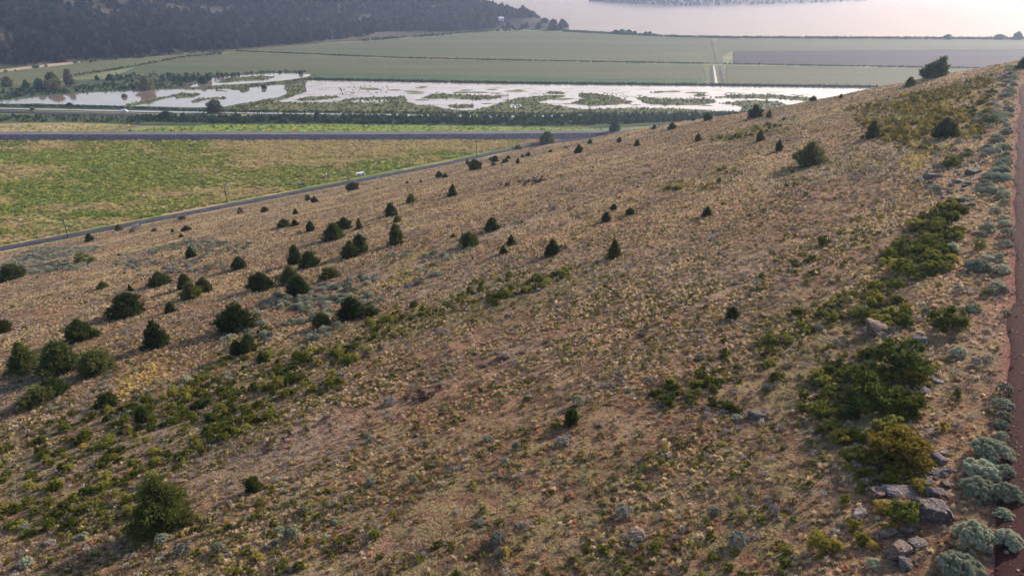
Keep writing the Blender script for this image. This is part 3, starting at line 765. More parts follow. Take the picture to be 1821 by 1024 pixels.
# ------------------------------------------------------------------ scattering what nobody could count
def scatter(name, protos, P, scl, idx, seed, tilt=.12, mat=None):
    """one object: points carrying scale, turn and kind; geometry nodes set a plant on each"""
    r = np.random.default_rng(seed); n = len(P)
    coll = bpy.data.collections.new(name + "_kinds")
    for k, (m, mt) in enumerate(protos):
        o = bpy.data.objects.new("%s_kind_%02d" % (name, k), m)
        if not m.materials: m.materials.append(mt)
        coll.objects.link(o)
    me = bpy.data.meshes.new(name); me.vertices.add(n)
    me.vertices.foreach_set("co", np.asarray(P, np.float32).ravel())
    rot = np.stack([r.normal(0, tilt, n), r.normal(0, tilt, n), r.random(n) * 6.2832], -1)
    s3 = scl[:, None] * np.stack([.8 + .4 * r.random(n), .8 + .4 * r.random(n), .75 + .5 * r.random(n)], -1)
    for nm, typ, arr, key in (("turn", 'FLOAT_VECTOR', rot, "vector"), ("size", 'FLOAT_VECTOR', s3, "vector"), ("pick", 'INT', np.asarray(idx), "value")):
        a = me.attributes.new(nm, typ, 'POINT'); a.data.foreach_set(key, (arr.astype(np.int32) if typ == 'INT' else arr.astype(np.float32)).ravel())
    o = bpy.data.objects.new(name, me); COL.objects.link(o)
    g = bpy.data.node_groups.new(name + "_nodes", 'GeometryNodeTree')
    g.interface.new_socket("Geometry", in_out='INPUT', socket_type='NodeSocketGeometry')
    g.interface.new_socket("Geometry", in_out='OUTPUT', socket_type='NodeSocketGeometry')
    N = g.nodes; i_ = N.new("NodeGroupInput"); o_ = N.new("NodeGroupOutput")
    ip = N.new("GeometryNodeInstanceOnPoints"); ci = N.new("GeometryNodeCollectionInfo")
    ci.inputs[0].default_value = coll; ci.inputs["Separate Children"].default_value = True; ci.inputs["Reset Children"].default_value = True
    def attr(nm, t):
        q = N.new("GeometryNodeInputNamedAttribute"); q.data_type = t; q.inputs[0].default_value = nm
        return [s for s in q.outputs if s.enabled][0]
    L = g.links.new
    L(i_.outputs[0], ip.inputs["Points"]); L(ci.outputs[0], ip.inputs["Instance"]); ip.inputs["Pick Instance"].default_value = True
    L(attr("pick", 'INT'), ip.inputs["Instance Index"]); L(attr("turn", 'FLOAT_VECTOR'), ip.inputs["Rotation"]); L(attr("size", 'FLOAT_VECTOR'), ip.inputs["Scale"])
    L(ip.outputs[0], o_.inputs[0])
    md = o.modifiers.new("scatter", 'NODES'); md.node_group = g
    return tag(o, kind="stuff")

def on_hill(n, seed, near=None, margin=90):
    """random points of the slope in (or just beside) the picture, with pixel and distance"""
    r = np.random.default_rng(seed)
    x = r.uniform(GX0, 300, n); y = r.uniform(GY0, 620, n)
    z = zhill(x, y); P = np.stack([x, y, z], -1); px, py, d = proj(P)
    off = road_off(x, y)
    k = (z > .15) & (track_dist(x, y) > 4.6) & (px > -margin) & (px < 1821 + margin) & (py < 1024 + margin) & (d > 8) & (off < -.4)
    k &= py > np.interp(px, [0, 1000, 1821], [400, 225, 90])
    return P[k], px[k], py[k], d[k], off[k]

AREA = (300 - GX0) * (620 - GY0)
def vegfac(px, py):
    v = np.zeros(px.shape)
    for poly, s in VEG: v = np.maximum(v, inpoly(px, py, poly) * s)
    return v

# grass and small plants of the slope
P, px, py, d, off = on_hill(4800000, 1)
r = np.random.default_rng(2)
dens = np.interp(d, [35, 60, 110, 200, 400], [10, 11, 12, 9, 4.5]) / (4800000 / AREA)
u = P[:, 0] * cr + P[:, 1] * sr; w = -P[:, 0] * sr + P[:, 1] * cr
streak = fbm(u / 18, w / 4.0, 61)
patch = fbm(P[:, 0] / 9, P[:, 1] / 9, 71)
patch2 = fbm(P[:, 0] / 3.2, P[:, 1] / 3.2, 81)
bare = np.clip((streak - .36) / .16, .3, 1) * np.clip((patch2 - .28) / .18, .4, 1)
k = r.random(len(P)) < dens * bare
P, px, py, d, off, streak, patch, patch2, u, w = [a[k] for a in (P, px, py, d, off, streak, patch, patch2, u, w)]
vg = vegfac(px, py)
nearf = np.clip((px * .2 + py - 560) / 420, 0, 1)        # richer growth low in the frame; its darker mix also imitates shading
n = len(P); q = r.random(n)
far = np.clip((d - 60) / 80, 0, 1)  # more pale tufts farther off, imitating backlit grass seen at a low angle
wt = np.stack([.55 + .9 * (patch > .52) + 1.3 * far,       # 0 cream tuft
               .9 + .5 * (streak > .5) + .5 * far,          # 1 tan tuft
               .45 + 1.5 * vg * (patch2 > .45) + 1.0 * nearf,   # 2 olive leaves
               .45 + .9 * nearf + .6 * (patch2 < .42),      # 3 dead brown
               .38 + .45 * (patch < .45) - .2 * far,         # 4 grey stems
               .015 + .14 * vg * (patch > .5),                # 5 gold
               .06 + 1.2 * vg * (patch2 > .5) + .7 * nearf * (patch > .48),   # 6 green
               1.6 * np.clip((fbm(u / 26, w / 10, 131) - .5) / .08, 0, 1) * (.3 + nearf)], 1)   # 7 rusty tuft
gold = inpoly(px, py, [(180,700),(230,655),(320,632),(305,672),(230,712)]) | inpoly(px, py, [(700,470),(760,440),(740,500),(690,510)]) | inpoly(px, py, [(1480,640),(1640,180),(1760,140),(1750,230),(1640,290)]) & (py < 300)
wt[:, 5] += 5.0 * gold
band = np.clip((streak - .36) / .2, 0, 1) * np.clip((fbm(u / 55, w / 13, 151) - .36) / .2, .15, 1)
wt[:, 0] *= .35 + .9 * band; wt[:, 1] *= .6 + .6 * band; wt[:, 3] *= 1.7 - 1.1 * band; wt[:, 4] *= 1.8 - 1.1 * band
near_road = (off > -9)[:, None]
wt = np.where(near_road, wt * np.array([1.6, 1.8, .25, .5, .6, .12, .05, 1.0]), wt)
cw = np.cumsum(wt, 1); cw /= cw[:, -1:]
idx = (q[:, None] > cw).sum(1)
size = np.array([.42, .4, .36, .42, .48, .42, .5, .42])[idx] * (.65 + .75 * r.random(n)) * np.interp(d, [40, 100, 250, 400], [1.0, .92, .95, 1.2])
def squash(m, f):
    c = np.empty(len(m.vertices) * 3, np.float32); m.vertices.foreach_get("co", c); c[2::3] *= f; m.vertices.foreach_set("co", c); m.update(); return m
T_ = [(tri_mesh("g0", puff(1)), L_CREAM), (tri_mesh("g1", puff(2, 60)), L_TAN), (tri_mesh("g2", bush(31, 12, 12, .2)), L_OLIVE),
      (tuft_mesh("g3", 3, 30, 1.7, .03), L_BROWN), (tri_mesh("g4", sage_mound(35, 16, 12, .26)), L_GREY), (tri_mesh("g5", puff(6, 60)), L_GOLD),
      (tri_mesh("g6", bush(37, 14, 14, .2)), L_BUSH), (tri_mesh("g7", puff(8, 60)), L_RUSTY)]
scatter("dry_grass", T_, P - np.array([0, 0, .02]), size, idx, 3, .15)
NGRASS = n

# ------------------------------------------------------------------ counted plants of the slope
JM = [("r", 0), ("r", 1), ("c", 0), ("c", 1), ("p", 0), ("s", 0), ("s", 1), ("r", 0)]
JCROWN = {}
def jun_mesh(shape, k, lean=0.0, big=False):
    key = (shape, k, lean, big)
    if key not in JCROWN:
        m = tri_mesh("crown", juniper_crown(100 + k * 7 + ord(shape), 900 if big else 330, 26 if big else 24, shape, .05 if big else .085, lean))
        JCROWN[key] = (m, trunk_mesh("trunk", k + 3, lean))
    return JCROWN[key]

def plant_juniper(px, base, w, h, shape, label, k, olive=False, lean=0.0, big=False, group="junipers dotted over the dry slope", name="juniper_tree", valley=False, mat=None, trunk=True):
    if valley: p = at_z(px, base, 0.0); dd = float(proj(p)[2])
    else: p, dd = hit(px, base)
    dep = math.atan2(CAMZ - p[2], math.hypot(p[0], p[1]))
    W = w * dd / FOC * .95
    Hh = max((h - w * .3 * math.sin(dep)) / math.cos(dep) * dd / FOC, W * .55)
    g = p[:2] / np.linalg.norm(p[:2])
    p = np.array([p[0] + g[0] * W * .28, p[1] + g[1] * W * .28, p[2]])
    p[2] = 0.0 if valley else max(float(zhill(p[0], p[1])), 0.0)
    crown, tr_ = jun_mesh(shape, k % 5, lean, big)
    o = empty(name, tuple(p), (k * 2.39) % 6.28 if not lean else -.5)
    o.scale = (W, W, Hh)
    tag(o, label, "tree", group)
    c = bpy.data.objects.new("crown", crown); COL.objects.link(c); c.parent = o
    mt = mat or L_JUN[1 if olive else 0]
    if not crown.materials: crown.materials.append(mt)
    c.material_slots[0].link = 'OBJECT'; c.material_slots[0].material = mt
    if trunk:
        t = bpy.data.objects.new("trunk", tr_); COL.objects.link(t); t.parent = o
        if not tr_.materials: tr_.materials.append(BARK)
    return o

JUN = [
(295,948,98,104,'r',"large dense dark juniper, the biggest tree, alone on the near lower left slope"),
(5,593,32,25,'so',"olive juniper cut off by the left edge of the photo at mid height"),
(144,607,50,40,'r',"rounded wide dark juniper left of the conical juniper, with bare ground around it"),
(229,562,60,44,'r',"broad dome-shaped dark juniper casting a long shadow on the left slope"),
(286,508,36,27,'r',"dark juniper standing left of the tight cluster of three"),
(329,514,24,28,'p',"upper left juniper of the tight cluster of three"),
(341,532,32,34,'r',"front juniper of the tight cluster of three, darkest of them"),
(363,520,28,28,'ro',"right olive-tinged juniper of the tight cluster of three"),
(304,556,21,21,'c',"small pointed juniper between the dome-shaped juniper and the wide one on its right"),
(424,588,65,52,'r',"broad spreading dark juniper with uneven top among pale sagebrush"),
(279,618,48,50,'c',"conical juniper with a sharp tip and stepped branches on the left slope"),
(111,664,74,64,'r',"large dark pyramid-shaped juniper, middle of the left row of three"),
(47,663,60,56,'co',"straggly juniper with a thin upright leader, leftmost of the left row of three"),
(175,667,56,46,'so',"loose greenish shrubby juniper, rightmost of the left row of three"),
(97,706,52,38,'r',"dark low juniper just below the left row of three"),
(70,721,52,36,'so',"bluish spreading juniper in front of the dark low juniper near the left edge"),
(194,721,28,25,'s',"small round dark green juniper on the grass below the yellow patch"),
(255,752,27,31,'p',"small upright dark juniper surrounded by low green shrubs"),
(423,632,22,28,'so',"left olive half of a pair of touching small junipers right of the conical one"),
(444,628,28,36,'r',"right taller half of a pair of touching small junipers"),
(232,518,10,12,'c',"tiny pointed juniper right above the dome-shaped juniper"),
(184,514,18,15,'r',"small lone juniper left of the tiny pointed one on the pale slope"),
(22,498,44,30,'so',"brownish broad bush-like juniper at the left edge above the slope"),
(426,480,26,25,'r',"compact juniper alone above the large central left group"),
(340,459,18,21,'c',"small narrow juniper alone in the pale grass of the left upper slope"),
(160,430,16,16,'p',"small dark juniper just right of the nearest utility pole"),
(212,410,13,12,'r',"small juniper against the grey track right of the nearest utility pole"),
(275,412,10,7,'r',"tiny low juniper just below the grey track, left of centre on the foot slope"),
(307,414,8,8,'c',"very small pointed juniper left of a slightly wider one near the track"),
(331,411,15,10,'r',"small wide juniper below the bend of the track on the left"),
(323,423,9,8,'r',"tiny juniper below the small wide one near the track"),
(324,391,13,8,'s',"flat dark bush-like juniper at the very edge of the grey track"),
(628,339,23,15,'so',"round olive bush-like juniper beside the track below the white trailer"),
(548,357,11,11,'ro',"left one of two little junipers near the pink bare soil"),
(559,361,12,12,'r',"right one of two little junipers near the pink bare soil"),
(471,378,14,11,'so',"lone greyish juniper on the pale slope near the track, left of two others"),
(526,382,11,11,'co',"small olive juniper below the two little junipers near the pink soil"),
(505,405,21,17,'r',"left rounder juniper of a pair on the middle left slope"),
(525,403,15,14,'co',"right smaller juniper of a pair on the middle left slope"),
(552,412,18,19,'p',"dark egg-shaped juniper right of the pair on the middle left slope"),
(612,408,30,22,'ro',"upper right olive juniper of the overlapping pair in the middle slope"),
(594,427,36,32,'ro',"front left larger juniper of the overlapping pair in the middle slope"),
(639,408,14,20,'c',"narrow upright juniper right of the overlapping pair"),
(695,384,22,24,'r',"rounded juniper standing above a smaller one, middle of the slope"),
(706,396,14,14,'r',"small juniper just below the rounded one, middle of the slope"),
(704,435,31,38,'r',"tall dense egg-shaped juniper in the middle of the slope"),
(731,361,16,17,'r',"compact juniper on the bare upper middle slope left of a spiky one"),
(805,349,19,21,'co',"spiky loose juniper alone on the upper middle slope"),
(781,316,13,12,'r',"left larger one of two touching small junipers far down the slope"),
(792,317,10,9,'r',"right smaller one of two touching small junipers far down the slope"),
(749,325,7,6,'c',"tiny juniper dot left of two touching small junipers far down the slope"),
(724,327,6,5,'r',"faintest tiny juniper dot far down the slope left of another dot"),
(845,303,24,19,'so',"spreading bushy juniper near the far end of the track"),
(880,289,15,13,'r',"dark juniper beyond the spreading bushy one near the far track"),
(872,286,6,7,'r',"tiny juniper touching the left of a dark one near the far track"),
(897,291,10,8,'r',"small low juniper right of the dark one near the far track"),
(878,295,9,6,'s',"flat little juniper in front of the dark one near the far track"),
(831,292,7,10,'c',"thin little juniper left of the spreading bushy one"),
(640,450,32,34,'r',"taller rear juniper of the touching pair in the centre left"),
(624,459,28,32,'r',"front left juniper of the touching pair in the centre left"),
(525,471,24,36,'p',"tall narrow juniper, left of a touching pair with a wide round one"),
(551,476,35,32,'r',"wide round juniper, right of a touching pair with a narrow one"),
(463,517,40,34,'r',"dark triangular juniper left of the leaning pair in the sagebrush"),
(517,504,30,32,'ro',"rear juniper of the overlapping pair in the sagebrush, with a grey bush behind"),
(533,524,38,36,'r',"front round juniper of the overlapping pair in the sagebrush"),
(586,498,33,24,'so',"loose yellow-green juniper with a flat top among sagebrush"),
(875,411,26,26,'r',"round dark juniper alone right of centre on the pale slope"),
(834,440,32,29,'r',"dark broad juniper below and left of the lone round one"),
(806,424,9,9,'r',"tiny juniper just left above the dark broad one"),
(895,452,14,15,'c',"small dark pointed juniper right of the dark broad one"),
(909,436,18,18,'co',"small spiky juniper above the small dark pointed one"),
(982,455,29,29,'c',"neat triangular juniper right of centre"),
(1092,459,28,33,'co',"open spiky juniper with gaps between branches, rightmost in the middle of the slope"),
(1078,395,16,18,'r',"small oval juniper on the slope below the far poplar"),
(1091,375,11,12,'s',"small blurred dark bush-like juniper above the small oval one"),
(1120,383,14,13,'s',"small flat-bottomed juniper right of the small oval one"),
(1257,386,18,18,'c',"small juniper with spread branches alone on the right middle slope"),
(1029,273,14,16,'r',"juniper near the brow of the slope left below the far poplar"),
(1049,257,9,10,'r',"small juniper on the brow left of the far poplar"),
(1101,254,9,10,'r',"small juniper just below the far poplar"),
(1133,261,11,12,'r',"small round juniper right below the far poplar"),
(979,272,7,6,'r',"tiny juniper on the brow below the willow"),
(1007,265,5,5,'r',"tiniest juniper dot on the brow right of the willow"),
(1241,252,12,14,'r',"small juniper at the left end of a dark shrub streak near the brow"),
(921,291,8,10,'c',"small upright juniper low on the far left foot of the slope"),
(900,289,9,8,'r',"front one of two little junipers at the far foot of the slope"),
(904,284,9,8,'r',"rear one of two little junipers at the far foot of the slope"),
(939,279,9,9,'r',"little juniper with a smaller companion at the far foot of the slope"),
(929,281,6,6,'r',"smaller companion juniper at the far foot of the slope"),
(921,266,12,6,'s',"flat dark bush-like juniper on the meadow edge near the far foot"),
(1438,297,52,44,'r',"big dark round juniper on the right upper slope"),
(1549,248,27,32,'c',"triangular juniper on the right upper slope, half way to the red road"),
(1678,247,40,36,'r',"dark wide juniper near the yellow-green shrubs left of the red road"),
(1384,270,14,20,'p',"small narrow juniper up-left of the big dark round one"),
(1351,252,17,20,'p',"small oval juniper left of the small narrow one on the right upper slope"),
(1342,211,28,24,'r',"round dark juniper on the skyline in front of the ponds"),
(1367,210,12,13,'c',"little pointed juniper right of the round one on the skyline"),
(1446,179,11,10,'r',"small juniper on the skyline at the right end of the ponds"),
(1495,175,7,8,'r',"tiny juniper on the skyline, further right than the ponds"),
(1657,140,40,38,'l',"large ragged juniper leaning right on the skyline before the purple field"),
(1617,155,20,17,'r',"smaller round juniper on the skyline left of the leaning one"),
(1817,123,18,20,'r',"dark juniper at the top of the red road, cut by the right edge"),
(1258,215,16,15,'r',"small juniper on the skyline in front of the canal's right end"),
(1233,216,8,7,'r',"tiny juniper on the skyline left of the small one by the canal"),
(1195,231,15,13,'r',"round juniper on the skyline right of the far poplar"),
(1163,230,9,8,'r',"tiny juniper on the skyline between the far poplar and a round juniper"),
(625,568,42,42,'r',"dark juniper with spiky crown next to an olive shrub in the centre left"),
(660,563,27,18,'so',"low olive spreading juniper touching the dark spiky one on its right"),
(572,582,28,28,'so',"rounded olive juniper in the sagebrush left of the dark spiky one"),
(467,645,20,21,'c',"small dark conical juniper below the sagebrush patch"),
(1302,569,22,23,'s',"lone small dark green bush-like juniper on the right middle slope"),
(1016,758,25,30,'s',"upright dark green young juniper below a grey sagebrush mound, lower centre"),
(451,876,28,27,'s',"small bluish-green young juniper right of the biggest juniper"),
]
for k, (a, b, w, h, s, lab) in enumerate(JUN):
    ol = s[-1] == 'o'; s0 = s[0]
    if s0 == 'l':
        plant_juniper(a, b, w, h, 'r', lab, k, False, .55)
    else:
        plant_juniper(a, b, w, h, s0, lab, k, ol, big=(h > 80))

# ------------------------------------------------------------------ sagebrush and leafy shrubs
SAGE_M = [tri_mesh("sagebrush", sage_mound(s, 60, 60, .13, rg)) for s, rg in ((1, 0), (2, .05), (3, .03), (4, .1))]
SAGE_BIG = [tri_mesh("sagebrush", sage_mound(s, 110, 110, .085, rg)) for s, rg in ((11, .04), (12, .06), (13, .02))]
BUSH_M = [tri_mesh("shrub", bush(s, 40, 40, .09)) for s in (21, 22, 23)] 
BUSH_D = [tri_mesh("shrub", bush(s, 38, 40, .09)) for s in (24, 25, 26)]
BUSH_YM = [tri_mesh("shrub", bush(s, 38, 40, .09)) for s in (27, 28)]
BUSH_BIG = [tri_mesh("shrub", bush(s, 80, 60, .065)) for s in (41, 42)]
for mm, mt in ((SAGE_M, L_SAGE), (SAGE_BIG, L_SAGE), (BUSH_M, L_BUSH), (BUSH_D, L_BUSH_D), (BUSH_YM, L_BUSH_Y), (BUSH_BIG, L_BUSH)):
    for q in mm: q.materials.append(mt)
SAGE_DULL = [tri_mesh("sagebrush", sage_mound(s, 50, 50, .14, .12)) for s in (5, 6)]
for q in SAGE_DULL: q.materials.append(L_SAGE_D)
OCHRE_M = [tri_mesh('shrub', bush(44, 90, 70, .06))]
OCHRE_M[0].materials.append(leaf_mat('shrub_leaves_ochre', (.09, .075, .016), (.21, .155, .03), (.2, .13, .03), 4.0, .4))
RUST_M = [tri_mesh("shrub", bush(51, 30, 30, .1))]; RUST_M[0].materials.append(L_RUST)

def plant(name, mesh, p, w, hgt, label, cat, group, rz=None, sink=.03):
    o = bpy.data.objects.new(name, mesh); COL.objects.link(o)
    o.location = (p[0], p[1], p[2] - sink * w)
    o.scale = (w, w, hgt); o.rotation_euler = (0, 0, random.random() * 6.283 if rz is None else rz)
    return tag(o, label, cat, group)

def at_px(px, base, w, h, unit_h):
    p, dd = hit(px, base)
    dep = math.atan2(CAMZ - p[2], math.hypot(p[0], p[1]))
    W = w * dd / FOC
    Hh = max((h - w * .55 * math.sin(dep)) / math.cos(dep) * dd / FOC, W * .42)
    g = p[:2] / np.linalg.norm(p[:2]); x, y = p[:2] + g * W * .38
    return np.array([x, y, float(zhill(x, y))]), W * 1.05, Hh / unit_h * 1.05

ORD = "first second third fourth fifth sixth seventh eighth ninth tenth eleventh twelfth thirteenth fourteenth fifteenth sixteenth seventeenth eighteenth nineteenth twentieth".split()
SAGE = [
(1699,1040,88,60,"pale sagebrush at the bottom edge of the photo, left of the big double-domed one"),
(1722,985,76,64,"largest knobbly sagebrush mound near the bottom right corner"),
(1786,982,58,46,"smooth round sagebrush touching the right side of the largest knobbly one"),
(1781,927,38,24,"small pale sagebrush alone on the road edge above the largest knobbly one"),
(1735,893,74,42,"wide sagebrush at the front of the crowded road-edge clump"),
(1786,898,56,46,"greenish sagebrush at the right front of the crowded road-edge clump"),
(1741,858,72,44,"middle sagebrush of the crowded road-edge clump"),
(1785,852,36,28,"small greenish sagebrush at the right side of the crowded road-edge clump"),
(1757,825,82,44,"wide lumpy sagebrush at the back of the crowded road-edge clump"),
(1779,786,28,22,"round sagebrush just above the crowded road-edge clump, nearest of the row of five"),
(1778,767,34,20,"second sagebrush upwards in the row of five on the road edge"),
(1783,752,34,20,"third sagebrush upwards in the row of five on the road edge"),
(1780,733,42,28,"fourth and widest sagebrush in the row of five on the road edge"),
(1783,705,30,28,"fifth and farthest sagebrush in the row of five on the road edge"),
(1759,643,16,14,"small faint sagebrush beside pale stones on the road edge"),
(1733,652,20,18,"dull greyish sagebrush between the dome-shaped one and the road"),
(1702,637,32,25,"dome-shaped sagebrush alone below the round green shrub on the right"),
(1787,564,20,15,"small dark sagebrush standing on the red cinder of the road edge"),
(1728,558,32,19,"sagebrush between the round green shrub and the road, above a smaller one"),
(1714,577,16,14,"small sagebrush at the upper right side of the round green shrub"),
(1701,590,26,18,"olive-grey sagebrush on the right flank of the round green shrub"),
(1770,518,26,23,"pale upright sagebrush at the back of a trio by the road"),
(1757,528,20,18,"left sagebrush of a trio by the road"),
(1783,523,20,14,"right sagebrush of a trio by the road"),
(1645,560,18,15,"pale sagebrush at the right end of the thicket above the boulders"),
(1638,548,16,12,"faint pale sagebrush behind the one at the right end of the thicket"),
(1535,560,26,20,"pale sagebrush tucked into the left end of the thicket above the brown boulder"),
(1779,489,34,20,"sagebrush right of a wide one, below a gap in the road-edge row"),
(1736,487,50,28,"wide low sagebrush clump left of the road, below the dead grass gap"),
(1755,466,26,16,"sagebrush at the back of the wide low clump left of the road"),
(1775,462,18,15,"small pale sagebrush between the wide clump and the road"),
(1786,442,28,16,"front pale sagebrush of the column of four by the road"),
(1788,422,25,18,"second largest sagebrush in the column of four by the road"),
(1786,405,26,16,"third sagebrush in the column of four by the road"),
(1785,393,22,13,"farthest sagebrush in the column of four by the road"),
(1753,416,31,21,"dark-hearted sagebrush left of the column of four"),
(1748,424,18,12,"low sagebrush in front of the dark-hearted one"),
(1770,380,21,14,"lone oval sagebrush in the dry grass left of the road"),
(1785,366,18,13,"sagebrush at the near end of the crowded band, by the road"),
(1774,356,15,14,"rounded sagebrush at the near end of the crowded band, left side"),
(1690,452,26,24,"pale dry sagebrush standing inside the right edge of the upper thicket"),
(1627,486,10,16,"whitish thin sagebrush in front of the upper thicket"),
(1662,342,28,14,"dull sagebrush left of the ledge rows above the upper thicket"),
(1027,724,27,24,"round blue-grey sagebrush mound alone in the lower centre, above a young juniper"),
(1000,795,32,22,"dull grey sagebrush below and left of the young juniper, lower centre"),
(918,803,18,20,"small pale sagebrush left of the dull grey one, lower centre"),
(898,830,18,18,"greenish sagebrush below the small pale one, lower centre"),
(520,963,32,32,"pale green sagebrush standing alone at the lower left of centre"),
(290,968,32,24,"whitish sagebrush at the foot of the biggest juniper"),
(661,866,22,20,"small blue-grey sagebrush in the lower middle left"),
(737,862,16,20,"small upright blue sagebrush right of another small one, lower middle"),
(540,918,20,18,"dark blue-grey sagebrush above the lone pale green one"),
(1272,920,24,20,"pale blue sagebrush alone in the lower right of centre"),
(1310,980,42,36,"dull dark sagebrush near the bottom, right of centre"),
(1108,925,36,30,"dull purple-grey dome-shaped brush in the lower centre right"),
(885,975,34,30,"dull greyish brush by the bottom edge, left of the purple-grey dome"),
(1375,918,22,24,"dull pale sagebrush left of the lower right rocks"),
(1140,600,16,12,"small blue sagebrush on the open slope right of centre"),
(600,586,20,18,"dark blue sagebrush at the right foot of the dark spiky juniper"),
(325,990,34,26,"dull pale sagebrush below right of the biggest juniper"),
(390,985,26,26,"grey sagebrush with a white dead branch, bottom left"),
(50,1010,30,24,"grey sagebrush near the bottom left corner"),
(150,960,22,18,"grey sagebrush left of the biggest juniper's shadow"),
(92,975,22,20,"dull grey sagebrush in the bottom left, left of another grey one"),
(1485,615,20,14,"dull grey brush at the left side of the largest thicket"),
(1550,1015,30,24,"pale sagebrush at the bottom edge below the yellow-green strip"),
]
for k, (a, b, w, h, lab) in enumerate(SAGE):
    p, W, Hs = at_px(a, b, w, h, .5)
    big = w >= 44
    dull = lab.startswith("dull")
    ms = SAGE_DULL if dull else (SAGE_BIG if big else SAGE_M)
    W *= .93; Hs *= .93
    plant("sagebrush", ms[k % len(ms)], p, W, Hs, lab, "sagebrush", "sagebrush along the red road" if a > 1640 else "sagebrush dotted over the slope")
SHRUB = [
(1590,848,132,92,'o',"huge rusty-olive rounded bush above the lower right rocks"),
(1678,598,78,58,'g',"round dark green shrub right of the two boulders, near the road"),
(1600,680,110,84,'d',"tallest dark green bush in the heart of the largest thicket"),
(1560,740,110,80,'d',"broad dark bush at the lower side of the largest thicket"),
(1610,745,70,55,'g',"green bush at the lower right of the largest thicket"),
(1620,690,60,36,'y',"lighter olive bush at the right edge of the largest thicket"),
(1582,872,32,32,'g',"small green bush growing between two rocks at the lower right"),
(1600,945,66,60,'g',"dark green bush touching the left side of the biggest boulder"),
(1632,882,46,18,'y',"yellow-tinged shrub on top of the biggest boulder's rear side"),
(1500,905,22,26,'y',"little yellow-green shrub left of the pale boulder"),
(1460,990,66,44,'y',"yellow-green shrub at the left end of the lower right strip"),
(1740,446,20,22,'d',"small dark spiky shrub alone in the dry grass left of the road"),
(1700,710,16,22,'d',"small upright dark shrub in the dry grass right of the largest thicket"),
(1674,768,24,22,'y',"small yellow-green shrub above the light grey block"),
(1760,221,28,16,'d',"dark low shrub beside the far sagebrush band"),
(1765,167,16,10,'d',"dark low shrub at the top of the far sagebrush band"),
(1690,300,36,26,'d',"dark shrub behind the purple rocks near the ledge"),
(1463,440,24,22,'d',"blurred dark shrub on the pale slope left of the upper thicket"),
(495,694,25,30,'d',"dark upright shrub in the left green clump"),
(472,594,26,16,'d',"low dark shrub at the left side of the big sagebrush patch"),
(855,520,20,24,'d',"dark upright shrub inside the bright green middle band"),
(147,468,30,18,'g',"yellow-green shrub near the left end of the far track"),
(165,466,14,10,'d',"small dark shrub right of the yellow-green one near the far track"),
(76,452,22,11,'b',"grey shrub behind another grey one near the utility pole"),
(58,461,30,13,'b',"grey low shrub in front near the utility pole"),
(245,408,21,12,'b',"grey shrub beside the far track, right of the small juniper"),
(235,414,12,7,'r',"small rusty shrub in front of the grey one beside the far track"),
(428,380,12,10,'r',"small reddish shrub alone at the edge of the far track"),
(497,503,18,17,'b',"grey dead bush behind the rear juniper of the overlapping pair in the sagebrush"),
(694,722,24,18,'b',"dark dead bush at the left end of a dark streak, lower left of centre"),
]
for k, (a, b, w, h, c, lab) in enumerate(SHRUB):
    p, W, Hs = at_px(a, b, w, h, .55)
    if a > 1450: Hs *= .8
    ms = {'g': BUSH_M, 'd': BUSH_D, 'y': BUSH_YM, 'G': BUSH_BIG, 'r': RUST_M, 'b': SAGE_DULL, 'o': OCHRE_M}[c]
    plant("shrub", ms[k % len(ms)], p, W, Hs, lab, "shrub", "leafy shrubs on the slope")

def fill(polys, seed, n=700000):
    """random plants: (position, size, patch number, distance) inside polygons of the photograph"""
    P, px, py, d, off = on_hill(n, seed, margin=30)
    r = np.random.default_rng(seed + 1); out = []
    cell = AREA / n
    for i, (poly, dens, s0, s1) in enumerate(polys):
        k = (r.random(len(P)) < dens * cell * (np.clip((fbm(P[:, 0] / 7, P[:, 1] / 7, 900 + i, 3) - .38) * 8, .15, 2.2) if dens < .44 else 1.0)) & (inpoly(px, py, poly) if poly else True) & (off < -1.2)
        k &= ~(((np.abs(px - 1560) < 40) & (py > 588) & (py < 630)) | ((np.abs(px - 1634) < 36) & (py > 606) & (py < 648)))
        for p, dd in zip(P[k], d[k]): out.append((p, s0 + (s1 - s0) * r.random() ** 1.6, i, dd))
    return out

# the crowded band beside the far red road
BAND = []
r = np.random.default_rng(77)
for i in range(125):
    t = r.random() ** 1.0
    yy = 118 + 232 * t; e = np.interp(yy, [118, 150, 250, 350], [1812, 1806, 1797, 1790]) - 3
    p, dd = hit(e - abs(r.normal(0, .5)) * np.interp(yy, [118, 200, 350], [16, 34, 40]), yy)
    if road_off(p[0], p[1]) < -.9: BAND.append((p, .9 + 1.1 * r.random(), 0, dd))
for p, s, i, dd in BAND:
    plant("sagebrush", SAGE_M[int(r.integers(4))], p, s, s * (.9 + .3 * r.random()), "pale sagebrush mound in the crowded band beside the far end of the red road", "sagebrush", "crowded sagebrush band by the red road")

